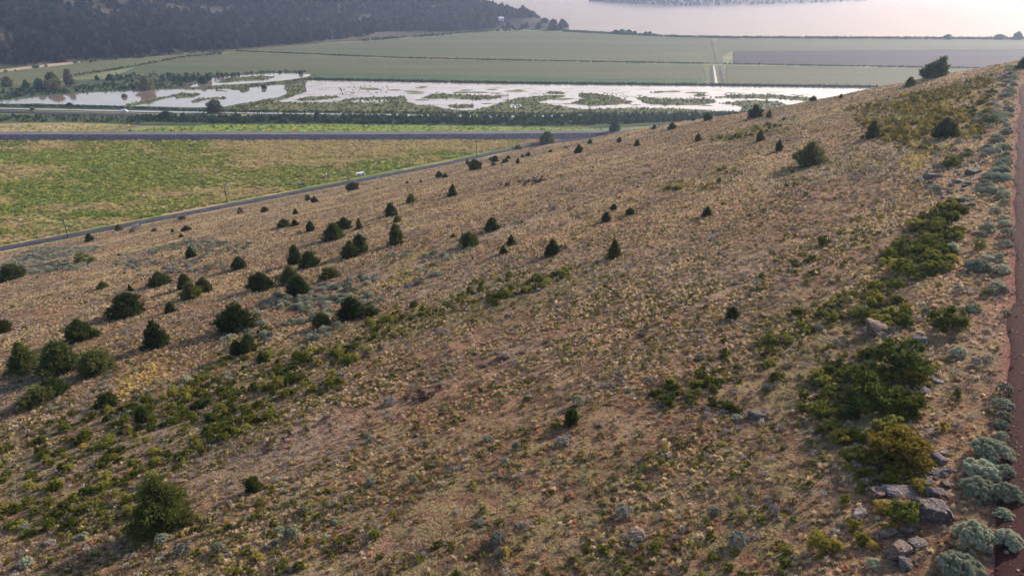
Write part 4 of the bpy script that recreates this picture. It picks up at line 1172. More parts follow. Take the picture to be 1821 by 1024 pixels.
SAGE_ZONES = [
 ([(380,600),(460,540),(560,500),(700,450),(810,450),(780,490),(640,560),(560,620),(460,650),(300,650)], .3, .7, 1.7),
 ([(180,460),(330,425),(450,435),(400,480),(250,490)], .3, .7, 1.4),
 ([(0,470),(60,440),(180,440),(150,480),(0,492)], .3, .8, 1.6),
 ([(1600,300),(1700,240),(1760,160),(1790,130),(1785,350),(1720,380),(1650,350)], .14, .8, 1.6),
 ([(0,690),(220,590),(420,600),(330,690),(180,760),(0,800)], .05, .7, 1.3),
 ([(700,430),(900,480),(1000,400),(1100,360),(980,360),(860,400)], .02, .7, 1.3),
 (None, .009, .5, 1.1)]
SAGE_LAB = ["blue-grey sagebrush mound in the big sagebrush patch among the left junipers",
 "small grey sagebrush in the patch between the far track and the left junipers",
 "small grey sagebrush in the patch by the left edge under the utility pole",
 "grey sagebrush scattered between the rocks and shrubs near the top of the terrace",
 "grey sagebrush dotted between the left row of junipers and the green shrubs below",
 "grey sagebrush in the loose patch right of the egg-shaped juniper",
 "lone small sagebrush scattered on the open dry slope"]
pts = fill(SAGE_ZONES, 201)
pts.sort(key=lambda a: -a[1] / a[3])
nind = 298 - len(BAND) - len(SAGE)
for p, s, i, dd in pts[:nind]:
    ms = SAGE_DULL if (i == 6 and random.random() < .6) else SAGE_M
    plant("sagebrush", random.choice(ms), p, s, s * random.uniform(.75, 1.1), SAGE_LAB[i], "sagebrush", SAGE_LAB[i].replace("mound ", "")[:40].strip() + " plants")
rest = pts[nind:]
if rest:
    scatter("distant_sagebrush", [(SAGE_M[0], L_SAGE), (SAGE_M[1], L_SAGE), (SAGE_DULL[0], L_SAGE_D)], np.array([a[0] for a in rest]), np.array([a[1] for a in rest]), np.random.default_rng(4).integers(0, 3, len(rest)), 5)

SHRUB_ZONES = [
 ([(1590,430),(1655,372),(1715,358),(1712,430),(1690,480),(1640,500),(1565,485)], .5, 1.4, 2.6, 'g'),
 ([(1515,545),(1570,500),(1635,515),(1640,560),(1600,585),(1530,580)], .45, 1.1, 2.0, 'g'),
 ([(1480,640),(1530,600),(1600,600),(1650,645),(1640,700),(1610,770),(1540,790),(1480,765),(1435,700)], .62, 1.2, 2.3, 'd'),
 ([(1470,945),(1560,900),(1615,905),(1600,960),(1500,1005),(1420,1015)], .6, .9, 1.6, 'y'),
 ([(1340,570),(1500,540),(1540,600),(1470,740),(1350,700)], .43, .6, 1.4, 'g'),
 ([(1150,700),(1300,600),(1400,640),(1340,740),(1200,730)], .43, .6, 1.4, 'd'),
 ([(770,545),(830,500),(930,488),(1010,482),(1020,498),(940,522),(880,545),(800,560)], .42, .6, 1.5, 'g'),
 ([(640,570),(760,530),(830,520),(800,560),(700,600),(620,640)], .3, .6, 1.3, 'g'),
 ([(480,650),(560,615),(650,620),(600,690),(500,710)], .5, .7, 1.9, 'g'),
 ([(320,690),(420,630),(500,640),(510,720),(420,790),(330,760)], .45, .7, 1.8, 'd'),
 ([(-20,790),(150,730),(330,690),(420,780),(330,850),(230,930),(60,950),(-20,960)], .6, .5, 1.4, 'g'),
 ([(250,1040),(500,960),(700,950),(1000,960),(1420,940),(1420,1040)], .22, .4, 1.0, 'g'),
 ([(1500,190),(1640,165),(1765,135),(1765,200),(1740,250),(1640,275),(1550,245)], .4, .6, 1.5, 'y'),
 ([(1170,335),(1240,308),(1310,295),(1300,325),(1220,342)], .16, .8, 1.6, 'd'),
 ([(1240,252),(1320,235),(1400,212),(1390,230),(1300,252)], .12, 1.0, 2.0, 'd'),
 ([(1660,330),(1700,250),(1745,170),(1765,170),(1740,260),(1690,330)], .1, 1.0, 2.0, 'd'),
 ([(1490,770),(1570,780),(1560,850),(1500,830)], .5, 1.0, 1.7, 'd'),
 ([(690,728),(715,704),(790,688),(798,699),(730,724)], .5, .6, 1.1, 'k'),
 ([(600,652),(660,620),(740,592),(748,604),(670,634)], .4, .5, 1.0, 'k'),
 ([(440,806),(520,770),(585,742),(590,757),(520,786),(445,818)], .4, .5, .9, 'k'),
 ([(120,950),(240,880),(420,812),(430,826),(250,895),(130,962)], .22, .5, .9, 'k'),
 ([(885,332),(930,320),(1000,308),(995,318),(925,333)], .25, .7, 1.2, 'k'),
 ([(1480,775),(1620,770),(1590,850),(1560,900),(1500,850)], .4, .9, 1.6, 'g'),
 ([(1380,425),(1570,400),(1560,500),(1500,545),(1340,580),(1330,520)], .12, .5, 1.1, 'g'),
 (None, .008, .4, .9, 'g')]
SHRUB_LAB = ["leafy green shrub in the dense thicket on the upper right beside the red road",
 "leafy shrub in the thicket just above the flat-topped brown boulder",
 "dark green shrub in the largest thicket, below the two boulders on the right",
 "bright yellow-green shrub in the strip below the rocks at the lower right",
 "small green shrub scattered left of the largest right thicket",
 "small dark shrub in the loose group left of the stump-like block",
 "bright green shrub in the band across the middle of the slope",
 "low green shrub in the line leading left from the bright middle band",
 "green shrub in the clump below the sagebrush patch, left of centre",
 "dark green shrub in the patch between the clump and the left junipers",
 "low green shrub in the wide carpet on the lower left slope",
 "low green shrub along the bottom edge of the photo",
 "yellow-green shrub in the carpet near the top of the slope by the red road",
 "dark shrub in the short streak under the right upper slope's round juniper, leftwards",
 "dark shrub in the streak along the brow of the slope",
 "dark shrub between the yellow carpet and the far sagebrush band",
 "dark shrub between the largest thicket and the rusty-olive bush",
 "dark dead brush in the streak left below the centre, ending in a darker bush",
 "dark dead brush in the streak between the bright middle band and the green clump",
 "dark dead brush in the streak low in the frame, left of centre",
 "dark dead brush along the faint terrace line above the biggest juniper",
 "dark dead brush in the thin streak on the upper middle slope",
 "green shrub between the largest thicket and the lower right rocks",
 "small green shrub sprinkled on the slope left of the upper right thicket",
 "lone low green shrub on the open dry slope"]
pts = fill([z[:4] for z in SHRUB_ZONES], 301)
pts.sort(key=lambda a: -a[1] / a[3])
nind = 298 - len(SHRUB)
L_DEAD = leaf_mat('dead_brush', (.05, .036, .034), (.12, .09, .085), None, 5.0, .1)
BUSH_K = [tri_mesh('shrub', bush(s, 30, 26, .1)) for s in (61, 62)]
for q in BUSH_K: q.materials.append(L_DEAD)
KM = {'k': BUSH_K, 'g': BUSH_M, 'd': BUSH_D, 'y': BUSH_YM}
def shrub_kind(i):
    c = SHRUB_ZONES[i][4]; x = random.random()
    if c == 'g' and x < .25: c = 'd'
    elif c == 'g' and x > .95: c = 'y'
    elif c == 'd' and x < .3: c = 'g'
    return c
for p, s, i, dd in pts[:nind]:
    plant("shrub", random.choice(KM[shrub_kind(i)]), p, s, s * random.uniform(.48, .85), SHRUB_LAB[i], "shrub", SHRUB_LAB[i].split(" in ")[-1].split(" on ")[-1][:46] + " shrubs")
rest = pts[nind:]
if rest:
    ki = np.array([{'g': 0, 'd': 2, 'y': 4, 'k': 6}[shrub_kind(a[2])] + random.randint(0, 1) for a in rest])
    scatter("low_shrubs", [(BUSH_M[0], L_BUSH), (BUSH_M[1], L_BUSH), (BUSH_D[0], L_BUSH_D), (BUSH_D[1], L_BUSH_D), (BUSH_YM[0], L_BUSH_Y), (BUSH_YM[1], L_BUSH_Y), (BUSH_K[0], L_DEAD), (BUSH_K[1], L_DEAD)], np.array([a[0] for a in rest]), np.array([a[1] for a in rest]), ki, 6)

# ------------------------------------------------------------------ rocks
ROCK_M = {}
def rock(px, base, w, h, c, label, seed, group="rocks on the terrace edge", rz=None, valley=False):
    p, dd = hit(px, base)
    dep = math.atan2(CAMZ - p[2], math.hypot(p[0], p[1]))
    W = w * dd / FOC; Hh = max((h - w * .45 * math.sin(dep)) / math.cos(dep) * dd / FOC, W * .32)
    g = p[:2] / np.linalg.norm(p[:2]); x, y = p[:2] + g * W * .35
    key = (seed % 9, c)
    if key not in ROCK_M:
        ROCK_M[key] = rock_mesh("rock", 200 + seed % 9, .8, 4); ROCK_M[key].materials.append({'g': R_GREY, 'd': R_DARK, 'b': R_BROWN}[c])
    o = bpy.data.objects.new("rock", ROCK_M[key]); COL.objects.link(o)
    o.location = (x, y, float(zhill(x, y)) - .12 * Hh); o.scale = (W * 1.12, W * .85, Hh / .48)
    o.rotation_euler = (random.uniform(-.15, .15), random.uniform(-.15, .15), random.uniform(-.5, .5) if rz is None else rz)
    return tag(o, label, "rock", group)
ROCKS = [
(1643,937,72,64,'d',"biggest dark grey boulder at the lower right, domed top"),
(1527,925,36,28,'g',"pale grey boulder left of the yellow-green shrubs at the lower right"),
(1555,889,50,30,'b',"broad brownish rock left of the small green bush between rocks"),
(1601,886,50,26,'g',"slanting grey slab with pale top, middle of the lower right rocks"),
(1630,868,14,17,'g',"small upright pointed stone on the upper end of the slanting slab"),
(1631,853,36,21,'g',"grey block above the slanting slab"),
(1642,834,36,22,'d',"dark ledge rock under the light grey block"),
(1671,826,28,22,'g',"light grey tilted block, topmost of the lower right rocks"),
(1664,848,28,14,'d',"low rubble rock right of the grey block"),
(1660,888,34,26,'d',"dark bluish rock behind the biggest boulder"),
(1552,864,34,18,'d',"dark flat rock at the foot of the rusty-olive bush"),
(1606,860,32,13,'d',"thin dark rock between the rusty-olive bush and the grey block"),
(1592,992,38,44,'b',"rough brown rock below the biggest boulder"),
(1617,945,36,13,'b',"low flat rock in front of the biggest boulder"),
(1558,598,54,36,'b',"flat-topped brown boulder in the thicket on the right"),
(1632,618,52,34,'d',"dark bluish boulder right of the flat-topped brown one"),
(1351,749,32,22,'d',"dark stump-like square block alone on the lower right slope"),
(896,641,24,19,'b',"dark pointed rock mound alone in the centre of the slope"),
(1656,319,26,15,'d',"purple-grey rock left of the ledge rows"),
(1585,668,20,14,'g',"grey rock half hidden in the largest thicket"),
(1703,326,26,9,'g',"pale-topped flat rock in the ledge rows by the sagebrush band"),
(1722,368,22,8,'d',"dark end stone of the ledge above the upper thicket"),
(1730,310,26,16,'d',"dark rock beside the far sagebrush band"),
(1645,700,22,12,'g',"grey stone right below the largest thicket"),
(1575,905,36,22,'d',"dark rock behind the pale grey boulder at the lower right"),
(1608,908,30,20,'b',"brown rock between the slanting slab and the biggest boulder"),
(1622,838,28,18,'d',"dark rock at the upper right foot of the rusty-olive bush"),
(1648,868,24,16,'d',"dark low rock between the pointed stone and the bluish rock"),
(1685,842,22,16,'g',"grey rock at the right end of the lower right pile"),
(1680,868,24,16,'d',"dark rock on the road side of the lower right pile"),
(1625,975,34,24,'d',"dark rock below the flat rock in front of the biggest boulder"),
(1580,955,30,20,'b',"brown rock at the top of the rough rubble below the biggest boulder"),
(1605,1012,34,24,'d',"dark rock at the bottom edge of the photo in the rubble"),
(1650,800,24,16,'g',"grey rock above the light grey tilted block"),
(1635,782,22,12,'g',"pale flat rock just under the largest thicket's lower right side"),
(1540,868,26,18,'d',"dark rock at the left end of the lower right pile"),
]
for k, (a, b, w, h, c, lab) in enumerate(ROCKS): rock(a, b, w, h, c, lab, k * 4 + 1)
r = np.random.default_rng(55)
RUB = [(1690,400,40,60,8,"small dark stone in the broken ledge right of the upper thicket"), (1700,335,40,34,24,"small purple-grey stone in the ledge rows beside the sagebrush band"), (1600,975,26,60,26,"small grey rubble stone below the big boulder at the lower right"),
       (1650,850,40,50,30,"small stone in the rubble around the light grey block"), (1650,680,40,40,8,"small dark stone at the right side of the largest thicket"), (1745,290,20,40,8,"small stone among the far sagebrush band"), (1240,690,300,120,14,"small pale stone lying in the dry grass right of centre"), (1000,560,160,60,12,"small pale stone lying in the dry grass of the middle slope")]
for cx_, cy_, sx, sy, nn, lab in RUB:
    for i in range(nn):
        w = r.uniform(8, 19) if cy_ > 800 else r.uniform(7, 16)
        rock(cx_ + r.normal(0, sx * .45), cy_ + r.normal(0, sy * .5), w * (.6 if cy_ < 420 or cx_ < 1300 else 1), w * .6, 'gdb'[int(r.integers(3))], lab, int(r.integers(9)), lab.split(" in ")[-1][:40] + " stones")
# pebbles strewn along the road edge
P, px, py, d, off = on_hill(900000, 91)
k = (off > -3.2) & (r.random(len(P)) < np.interp(off, [-3.2, -1.2, -.4], [.02, .25, .5])) & (d < 150)
Q = P[k]
Q2 = []
for i in range(1300):
    t = r.random(); s = RE[0] + (RE[-1] - RE[0]) * t
    j = r.random() ** .6 * 6.5 * (1 if r.random() < .6 else .3) - .6
    i2 = int(np.argmin(np.abs(RE[:, 1] - s[1]))); 
    xx = float(np.interp(s[1], RE[:, 1], RE[:, 0])) + j; Q2.append((xx, s[1], float(zhill(xx, s[1])) + .1))
Q = np.concatenate([Q, np.array(Q2)])
scatter("road_stones", [(rock_mesh("pebble", 301, .8, 1), R_BROWN), (rock_mesh("pebble", 302, .7, 1), plain_mat("pink_stone", (.36, .24, .2), .9, .1, var=.25)), (rock_mesh("pebble", 303, .7, 1), plain_mat("cinder_stone", (.16, .07, .06), .9, .1, var=.3))],
        Q, r.uniform(.06, .22, len(Q)) * (1 + (r.random(len(Q)) > .93)), r.integers(0, 3, len(Q)), 8, .5)

# ------------------------------------------------------------------ valley plants
def proto_set(prefix, n, fn, mats):
    return [(tri_mesh("%s%d" % (prefix, i), fn(i)), mats[i % len(mats)]) for i in range(n)]
def fill_valley(polys, seed, z=.05, n=60000):
    r = np.random.default_rng(seed); out = []; siz = []; pid = []
    for i, (poly, dens, s0, s1) in enumerate(polys):
        W = np.array([at_z(a, b, 0)[:2] for a, b in poly]); lo, hi = W.min(0), W.max(0)
        m = int(np.prod(hi - lo) * dens); q = lo + r.random((m, 2)) * (hi - lo)
        k = inpoly(q[:, 0], q[:, 1], [tuple(x) for x in W]); q = q[k]
        out.append(np.c_[q, np.full(len(q), z)]); siz.append(s0 + (s1 - s0) * r.random(len(q))); pid.append(np.full(len(q), i))
    return np.concatenate(out), np.concatenate(siz), np.concatenate(pid)
def line_band(pts, half):
    return [(x, y - half) for x, y in pts] + [(x, y + half) for x, y in pts[::-1]]

# meadow grass in clumps
Mz = [([(-60,253),(0,251),(1000,249),(1000,250),(900,263),(600,322),(0,436),(-60,448)], 1.1, .7, 1.8)]
P, s, pid = fill_valley(Mz, 401, -.05)
f1 = fbm(P[:, 0] / 26 + P[:, 1] * .0, P[:, 1] / 13, 411); f2 = fbm(P[:, 0] / 70, P[:, 1] / 60, 421)
px, py, _ = proj(P); lush = inpoly(px, py, [(-300,300),(0,272),(150,268),(290,280),(330,300),(300,330),(200,350),(90,380),(0,385),(-300,420)]) | inpoly(px, py, [(620,300),(700,285),(800,268),(960,252),(900,268),(780,288),(660,318),(560,335),(500,338)])
r = np.random.default_rng(41); g = f1 + (.14 * lush) + r.normal(0, .015, len(P))
k = r.random(len(P)) < np.clip((np.abs(f1 - .5) * 6) + .35, 0, 1)
tanz = inpoly(px, py, [(380,250),(840,252),(760,275),(500,305),(330,290)]) * .13 + inpoly(px, py, [(0,400),(60,370),(250,345),(430,330),(520,335),(200,400),(0,436)]) * .12
g = .5 + (f1 - .5) * .8 + (f2 - .5) * .9 + .1 * lush - tanz
idx = np.where(g + r.normal(0, .035, len(P)) > .515, r.integers(0, 2, len(P)), r.integers(2, 4, len(P)))
mp = [(tuft_mesh("m0", 61, 60, .9, .05), L_GREEN), (tri_mesh("m1", bush(62, 14, 16, .2)), L_GREEN), (tuft_mesh("m2", 63, 60, .9, .05), leaf_mat("meadow_straw", (.3, .22, .12), (.5, .37, .22), (.38, .31, .14), .12, .35)), (tuft_mesh("m3", 64, 60, .9, .05), leaf_mat("meadow_pale_straw", (.3, .25, .11), (.48, .4, .2), (.36, .34, .12), .12, .35))]
scatter("meadow_grass", mp, P[k], s[k] * .75, idx[k], 42)

# reeds, hedges and dike growth
B = [
 ([(240,209),(600,207.5),(1000,208),(1360,203),(1360,211),(1000,224),(600,219.5),(380,219.5),(250,216)], .16, 1.4, 3.1),
 (line_band([(-20,187.5),(200,191.5),(390,197.5),(700,201),(1000,203.5),(1060,202)], 1.1), .4, .8, 1.5),
 ([(-20,206),(120,207),(250,211),(250,220),(100,217),(-20,218)], .05, 1.2, 2.4),
 (line_band([(545,141.5),(900,148),(1250,151.5),(1560,155.5)], .9), .5, 1.0, 1.8),
 (line_band([(420,91.2),(700,103),(1000,109.5),(1260,113.5)], .6), .35, .8, 1.5),
 (line_band([(1285,114.2),(1500,118),(1740,122)], .6), .35, .8, 1.5),
 (line_band([(1000,56),(1100,61),(1200,66),(1300,67.8),(1821,69.6)], .7), .2, 1.5, 3.0),
 (line_band([(640,73),(760,65),(860,56.6),(930,53.6)], 1.0), .03, 2, 4),
 ([(-20,166),(20,160),(100,155),(200,150),(330,150),(330,157),(240,160),(170,163.5),(100,168),(15,176),(-20,180)], .045, 1.4, 3.0),
 ([(200,136),(330,133),(430,133),(430,138),(395,139),(350,148),(330,150),(200,148)], .022, 1.6, 4.2),
 (line_band([(395,134),(480,129),(550,129)], .8), .1, 1.4, 2.4),
 (line_band([(395,95.5),(330,101),(240,118),(130,135)], 1.4), .12, .8, 1.8),
 (line_band([(-20,132),(60,121.5),(140,113.5),(250,101.5),(400,92)], 1.0), .02, 2, 4),
 ([(1040,203.5),(1240,203),(1400,197),(1400,200.5),(1240,206.5),(1040,207.5)], .1, 1.2, 2.2),
 ([(150,239),(420,226),(520,226),(360,233),(230,239)], .03, 1.0, 2.0)]
P, s, pid = fill_valley(B, 501)
idx = np.random.default_rng(5).integers(0, 4, len(P))
hp = [(tri_mesh("h%d" % i, bush(70 + i, 20, 16, .2, .8)), L_HEDGE if i < 3 else L_REED) for i in range(4)]
scatter("hedge_growth", hp, P, s * 1.25, idx, 52)
r = np.random.default_rng(6)
QP = []; 
for i, q in enumerate(MARSH):
    Pq, sq, _ = fill_valley([(q, .12 if i != 0 else .09, .7, 1.5)], 600 + i, .15); QP.append(np.c_[Pq, sq])
# drowned grass heads breaking the shallow water
Pq, sq, _ = fill_valley([([(1180,174),(1265,172),(1275,183),(1180,186)], .05, .5, 1.1), ([(1285,167),(1380,167),(1380,173),(1285,172)], .06, .5, 1.2), ([(600,154),(700,153),(690,166),(600,170)], .02, .5, 1.3), ([(840,166),(905,166),(905,175),(850,182)], .05, .5, 1.0), ([(940,165),(1010,163),(1005,175),(930,178)], .015, .5, 1), ([(1050,163),(1110,167),(1125,177),(1060,170)], .05, .5, 1.0)], 650, .05)
QP.append(np.c_[Pq, sq]); QP = np.concatenate(QP)
scatter("marsh_reeds", [(tuft_mesh("r0", 81, 40, .8, .05), L_REED), (tri_mesh("r1", bush(82, 12, 14, .22)), L_REED), (tuft_mesh("r2", 83, 40, .8, .05), leaf_mat("marsh_green", (.05, .075, .025), (.11, .13, .045), (.16, .14, .07), .3))],
        QP[:, :3], QP[:, 3] * 1.15, r.integers(0, 3, len(QP)), 7)
# bright grass verge along the highway
P, s, pid = fill_valley([([(170,239),(250,229),(380,223),(600,222.5),(1000,228),(1080,229),(1060,237),(600,238)], .12, .7, 1.5), ([(-20,222),(110,219),(240,224),(170,238),(-20,239)], .08, .7, 1.5)], 701)
scatter("verge_grass", [(tuft_mesh("v0", 91, 44, .9, .05), L_GREEN), (tuft_mesh("v1", 92, 44, .9, .05), L_GOLD)], P, s, (np.random.default_rng(8).random(len(P)) < np.where(pid == 0, .25, .6)).astype(int), 9)

# ------------------------------------------------------------------ valley trees, each its own
def valley_tree(px, base, w, h, shape, label, k, mat=None, name="tree", group="trees round the left pond", z=0.0, ridge=False):
    if ridge: p, _ = hit_ridge(px, base)
    else: p = at_z(px, base, z)
    dd = float(proj(p)[2]); W = w * dd / FOC; Hh = h * dd / FOC
    crown, tr_ = jun_mesh(shape, k % 5)
    o = empty(name, tuple(p), k * 1.7); o.scale = (W, W, Hh); tag(o, label, "tree", group)
    c = bpy.data.objects.new("crown", crown); COL.objects.link(c); c.parent = o
    if not crown.materials: crown.materials.append(L_JUN[0])
    c.material_slots[0].link = 'OBJECT'; c.material_slots[0].material = mat or L_TREE
    t = bpy.data.objects.new("trunk", tr_); COL.objects.link(t); t.parent = o
    if not tr_.materials: tr_.materials.append(BARK)
VT = [
(15,154,17,17,'s','d',"pale half-bare tree at the far left beyond the pond"),
(47,156,11,14,'r','h',"small dark tree right of the pale half-bare one, far left"),
(71,159,15,18,'s','h',"dark rounded tree left of the twiggy greyish clump by the pond"),
(85,159,10,18,'p','d',"narrow greyish tree left of the green-topped tree by the pond"),
(94,154,21,24,'s','t',"green-topped broad tree behind the twiggy greyish clump"),
(99,161,26,20,'s','d',"twiggy greyish tree clump on the pond's far bank"),
(125,150,19,28,'p','d',"tallest tree on the left, leaning brown-green crown before the bright field"),
(173,143,7,9,'r','h',"small tree at the field edge left of a rounder one"),
(196,143,12,11,'r','h',"round dark small tree at the field edge"),
(233,138,6,7,'r','h',"tiny tree dot at the field edge right of the round one"),
(260,160,26,25,'s','d',"broad willow on thin legs rising over the pond"),
(361,149,15,13,'s','h',"rounded dark bush on the far bank of the upper pond"),
(371,143,10,10,'s','h',"dark bush at the right end of the bank bushes of the upper pond"),
(332,146,15,11,'s','h',"bush on the far pond bank right of the willow"),
(345,142,10,8,'s','t',"small paler bush behind the bank bushes of the upper pond"),
(124,189,9,6,'s','h',"small dark bush on the near dike of the left pond"),
(221,173,8,6,'s','d',"small bush on a tiny islet in the left pond"),
(382,199,25,20,'s','t',"round green bush on the dike at the pond's near right corner"),
(296,211,24,12,'s','h',"wide dark bush in the hedge band above the highway"),
(326,209,9,8,'s','h',"small dark bush right of the wide one in the hedge band"),
(564,208,11,8,'s','h',"small dark bush by the canal, middle of the hedge band"),
(58,196,8,6,'s','d',"brownish bush by the canal near the left edge"),
(469,158,9,6,'s','h',"small round islet bush near the right end of the left pond"),
(535,132,8,6,'r','h',"small bush at the tip of the upper pond"),
(250,103,12,5,'s','h',"dark bush on the pale track at the forest edge"),
]
for k, (a, b, w, h, s, mt, lab) in enumerate(VT):
    valley_tree(a, b, w, h, s, lab, k, {'t': L_TREE, 'd': L_TREE_D, 'h': L_HEDGE}[mt], "bush" if "bush" in lab else "tree")
# the poplar group and the willow by the highway
def poplar():
    p = at_z(1092, 241, 0.0); dd = float(proj(p)[2])
    o = empty("poplar_tree", tuple(p)); tag(o, "tall dark columnar poplar with several upright stems beside the highway", "tree")
    r = np.random.default_rng(9); V = []; tb = MB(); H = 46 * dd / FOC
    for i, (x, hh) in enumerate(((-2.6, .72), (-1.0, .92), (.3, 1.0), (1.7, .88), (3.0, .75), (.9, .8), (-1.8, .8))):
        c = juniper_crown(300 + i, 120, 22, 'p', .09) * np.array([3.0, 3.0, H * hh]) + np.array([x, (i % 3 - 1) * 1.1, .3]); V.append(c)
        tb.tube([(x * .6, 0, -.3), (x, (i % 3 - 1) * 1.1, H * hh * .5), (x, (i % 3 - 1) * 1.1, H * hh * .9)], [.25, .14, .04], 6)
    link("crown", tri_mesh("crown", np.concatenate(V)), L_HEDGE, o); link("trunk", tb.mesh("trunk", True), BARK, o)
poplar()
valley_tree(973, 255, 23, 20, 's', "round pale olive willow at the near side of the highway", 3, L_TREE, "willow_tree", "trees by the highway")
# pines on the ridge spur
for k, (a, b, w, h, s, lab) in enumerate([
(846,19,7,8,'r',"dark pine, leftmost standing out of the ridge skyline"),
(852,20,6,7,'c',"pine second from the left on the ridge skyline"),
(864,22,6,9,'r',"third skyline pine, left of the two tall spires"),
(869.5,22,4,11,'c',"left tall spire of two narrow skyline pines"),
(874.6,22,4.5,10,'c',"right tall spire of two narrow skyline pines"),
(883,25,7,10,'r',"broad pine right of the two tall spires on the skyline"),
(891,28,5,8,'r',"small pine right of the broad one on the skyline"),
(897,29,6,7,'s',"low rounded tree between skyline pines above the white house"),
(906,31,7,11,'r',"full crowned pine above the pale grassy spur"),
(912,31,4,11,'p',"left narrow pine of a touching pair above the pale spur"),
(916,31,4,10,'p',"right narrow pine of a touching pair above the pale spur"),
(926,32,9,11,'r',"wide pine right of the touching pair above the pale spur"),
(935,32,3.5,11,'c',"thin pine right of the wide one above the pale spur"),
(942,32,8,11,'r',"last pine at the right end of the skyline row"),
(1003,47,10,9,'s',"dark tree at the very tip of the headland, over the lake"),
(995,54,11,10,'s',"dark tree in the headland grove, right side"),
(982,54,15,11,'s',"broad dark tree in the headland grove, left side"),
(968,40,14,7,'s',"low tree on the crest of the headland"),
(984,41,13,7,'s',"low tree further right on the crest of the headland"),
(957,51,8,8,'s',"lone tree on the pale headland slope"),
(932,50,14,6,'s',"low bush-like tree at the left of the pale headland slope"),
]):
    valley_tree(a, b, w, h, s, lab, k, L_WOOD, "pine_tree", "trees on the ridge spur", ridge=True)
for k, (a, b, w, h, lab) in enumerate([
(1095,60,10,6,"left bush of the dense row on the lake dike"),
(1106,60.5,12,7.5,"tall middle bush of the dense row on the lake dike"),
(1118,61,11,7,"bush right of the middle in the dense row on the lake dike"),
(1128,62,9,6,"right end bush of the dense row on the lake dike"),
(1148,63,7,6,"left bush of the close pair on the lake dike"),
(1155,63,7,6,"right bush of the close pair on the lake dike"),
(1213,67,4,4,"tiny bush on the lake dike left of the field road"),
(1434,69,3.5,5,"tiny bush on the lake dike above the purple field's left half"),
(1487,69.5,5,5,"small bush on the lake dike above the middle of the purple field"),
(1610,70,4.5,5,"small bush on the right half of the lake dike, left of a similar one"),
(1647,70,4,5,"small bush on the right half of the lake dike, left of the round one"),
(1685,70,13,8,"round bush on the lake dike above the leaning juniper"),
(1776,70,18,8,"low broad bush near the right end of the lake dike"),
(1809,70.5,13,13,"tallest bush at the right end of the lake dike"),
]):
    valley_tree(a, b, w, h, 's', lab, k, L_HEDGE, "bush", "bushes on the lake dike")

# ------------------------------------------------------------------ the wood on the ridge
r = np.random.default_rng(12); n = 60000
x = r.uniform(rx[0] + 20, rx[-1] - 20, n); y = r.uniform(ry[0] + 20, 2050, n); z = zridge(x, y); P = np.stack([x, y, z], -1); px, py, d = proj(P)
cl = fbm(x / 60, y / 60, 121)
k = (z > .8) & (px > -120) & (px < 1010) & (py > -120) & (py < 130)
clear = inpoly(px, py, [(885,33),(945,30),(1000,44),(985,52),(940,52),(890,47)])
k &= r.random(n) < np.where(clear, .05, np.clip((cl - .25) * 3.2, .25, 1)) * .62
P = P[k]
WP = [(tri_mesh("w%d" % i, juniper_crown(400 + i, 40, 14, 'rrcps'[i], .26)), L_WOOD) for i in range(5)]
WP = [(squash(m, 1.15), mt) for m, mt in WP]
scatter("forest", WP, P - np.array([0, 0, .4]), r.uniform(5.0, 10.5, len(P)), r.integers(0, 5, len(P)), 13, .05)
V_, rows_ = HEAD
Q = []
for i in range(1500):
    a = r.integers(0, len(V_) // rows_ - 1); b = r.integers(0, rows_ - 2); u1, u2 = r.random(2)
    p0, p1, p2, p3 = V_[a * rows_ + b], V_[(a + 1) * rows_ + b], V_[a * rows_ + b + 1], V_[(a + 1) * rows_ + b + 1]
    Q.append((p0 * (1 - u1) + p1 * u1) * (1 - u2) + (p2 * (1 - u1) + p3 * u1) * u2)
scatter("forest", WP[:3], np.array(Q), r.uniform(3.5, 7, len(Q)), r.integers(0, 3, len(Q)), 14, .05)

# ------------------------------------------------------------------ built things in the valley
WHITE = plain_mat("white_paint", (.6, .62, .65), .5, .3, var=.06)
BLUE = plain_mat("blue_grey_paint", (.2, .3, .4), .5, .3, var=.08)
DARKG = plain_mat("dark_glass", (.03, .035, .045), .15, .5, var=.05)
TYRE = plain_mat("tyre_rubber", (.02, .02, .02), .8, .2)
STEEL = plain_mat("steel", (.4, .41, .43), .4, .5, .7)
POLEW = plain_mat("weathered_wood", (.09, .07, .06), .9, .1, var=.25)

def wheel(parent, x, y, rr, wd=.22):
    b = MB(); b.tube([(x, y - wd / 2, rr), (x, y + wd / 2, rr)], rr, 16)
    w_ = link("wheel", b.mesh("wheel"), TYRE, parent)
    b = MB(); s = 1 if y > 0 else -1
    b.tube([(x, y + s * (wd / 2 - .02), rr), (x, y + s * (wd / 2 + .02), rr)], rr * .55, 12); link("rim", b.mesh("rim"), STEEL, w_)

def pole(px, base, label, hgt=10.5):
    p = at_z(px, base, 0.0)
    o = empty("utility_pole", tuple(p), .68); tag(o, label, "utility pole", "utility poles along the grey track")
    link("post", MB().tube([(0, 0, -.5), (0, 0, hgt)], [.24, .17], 9).mesh("post", True), POLEW, o)
    b = MB().box((.16, 0, hgt - .7), (.16, 2.8, .22)); ca = link("crossarm", b.mesh("crossarm"), POLEW, o)
    b = MB()
    for yy in (-1.1, -.45, .45, 1.1): b.tube([(.16, yy, hgt - .63), (.16, yy, hgt - .38)], [.05, .035], 6)
    link("insulators", b.mesh("insulators"), STEEL, ca)
    b = MB(); b.tube([(.16, -.9, hgt - .7), (.1, 0, hgt - 1.6)], .025, 5); b.tube([(.16, .9, hgt - .7), (.1, 0, hgt - 1.6)], .025, 5)
    link("brace", b.mesh("brace"), STEEL, o)
pole(121, 423, "wooden utility pole nearest the left edge, beside the grey track")
pole(404, 361, "wooden utility pole on the meadow side of the track, second from the left")
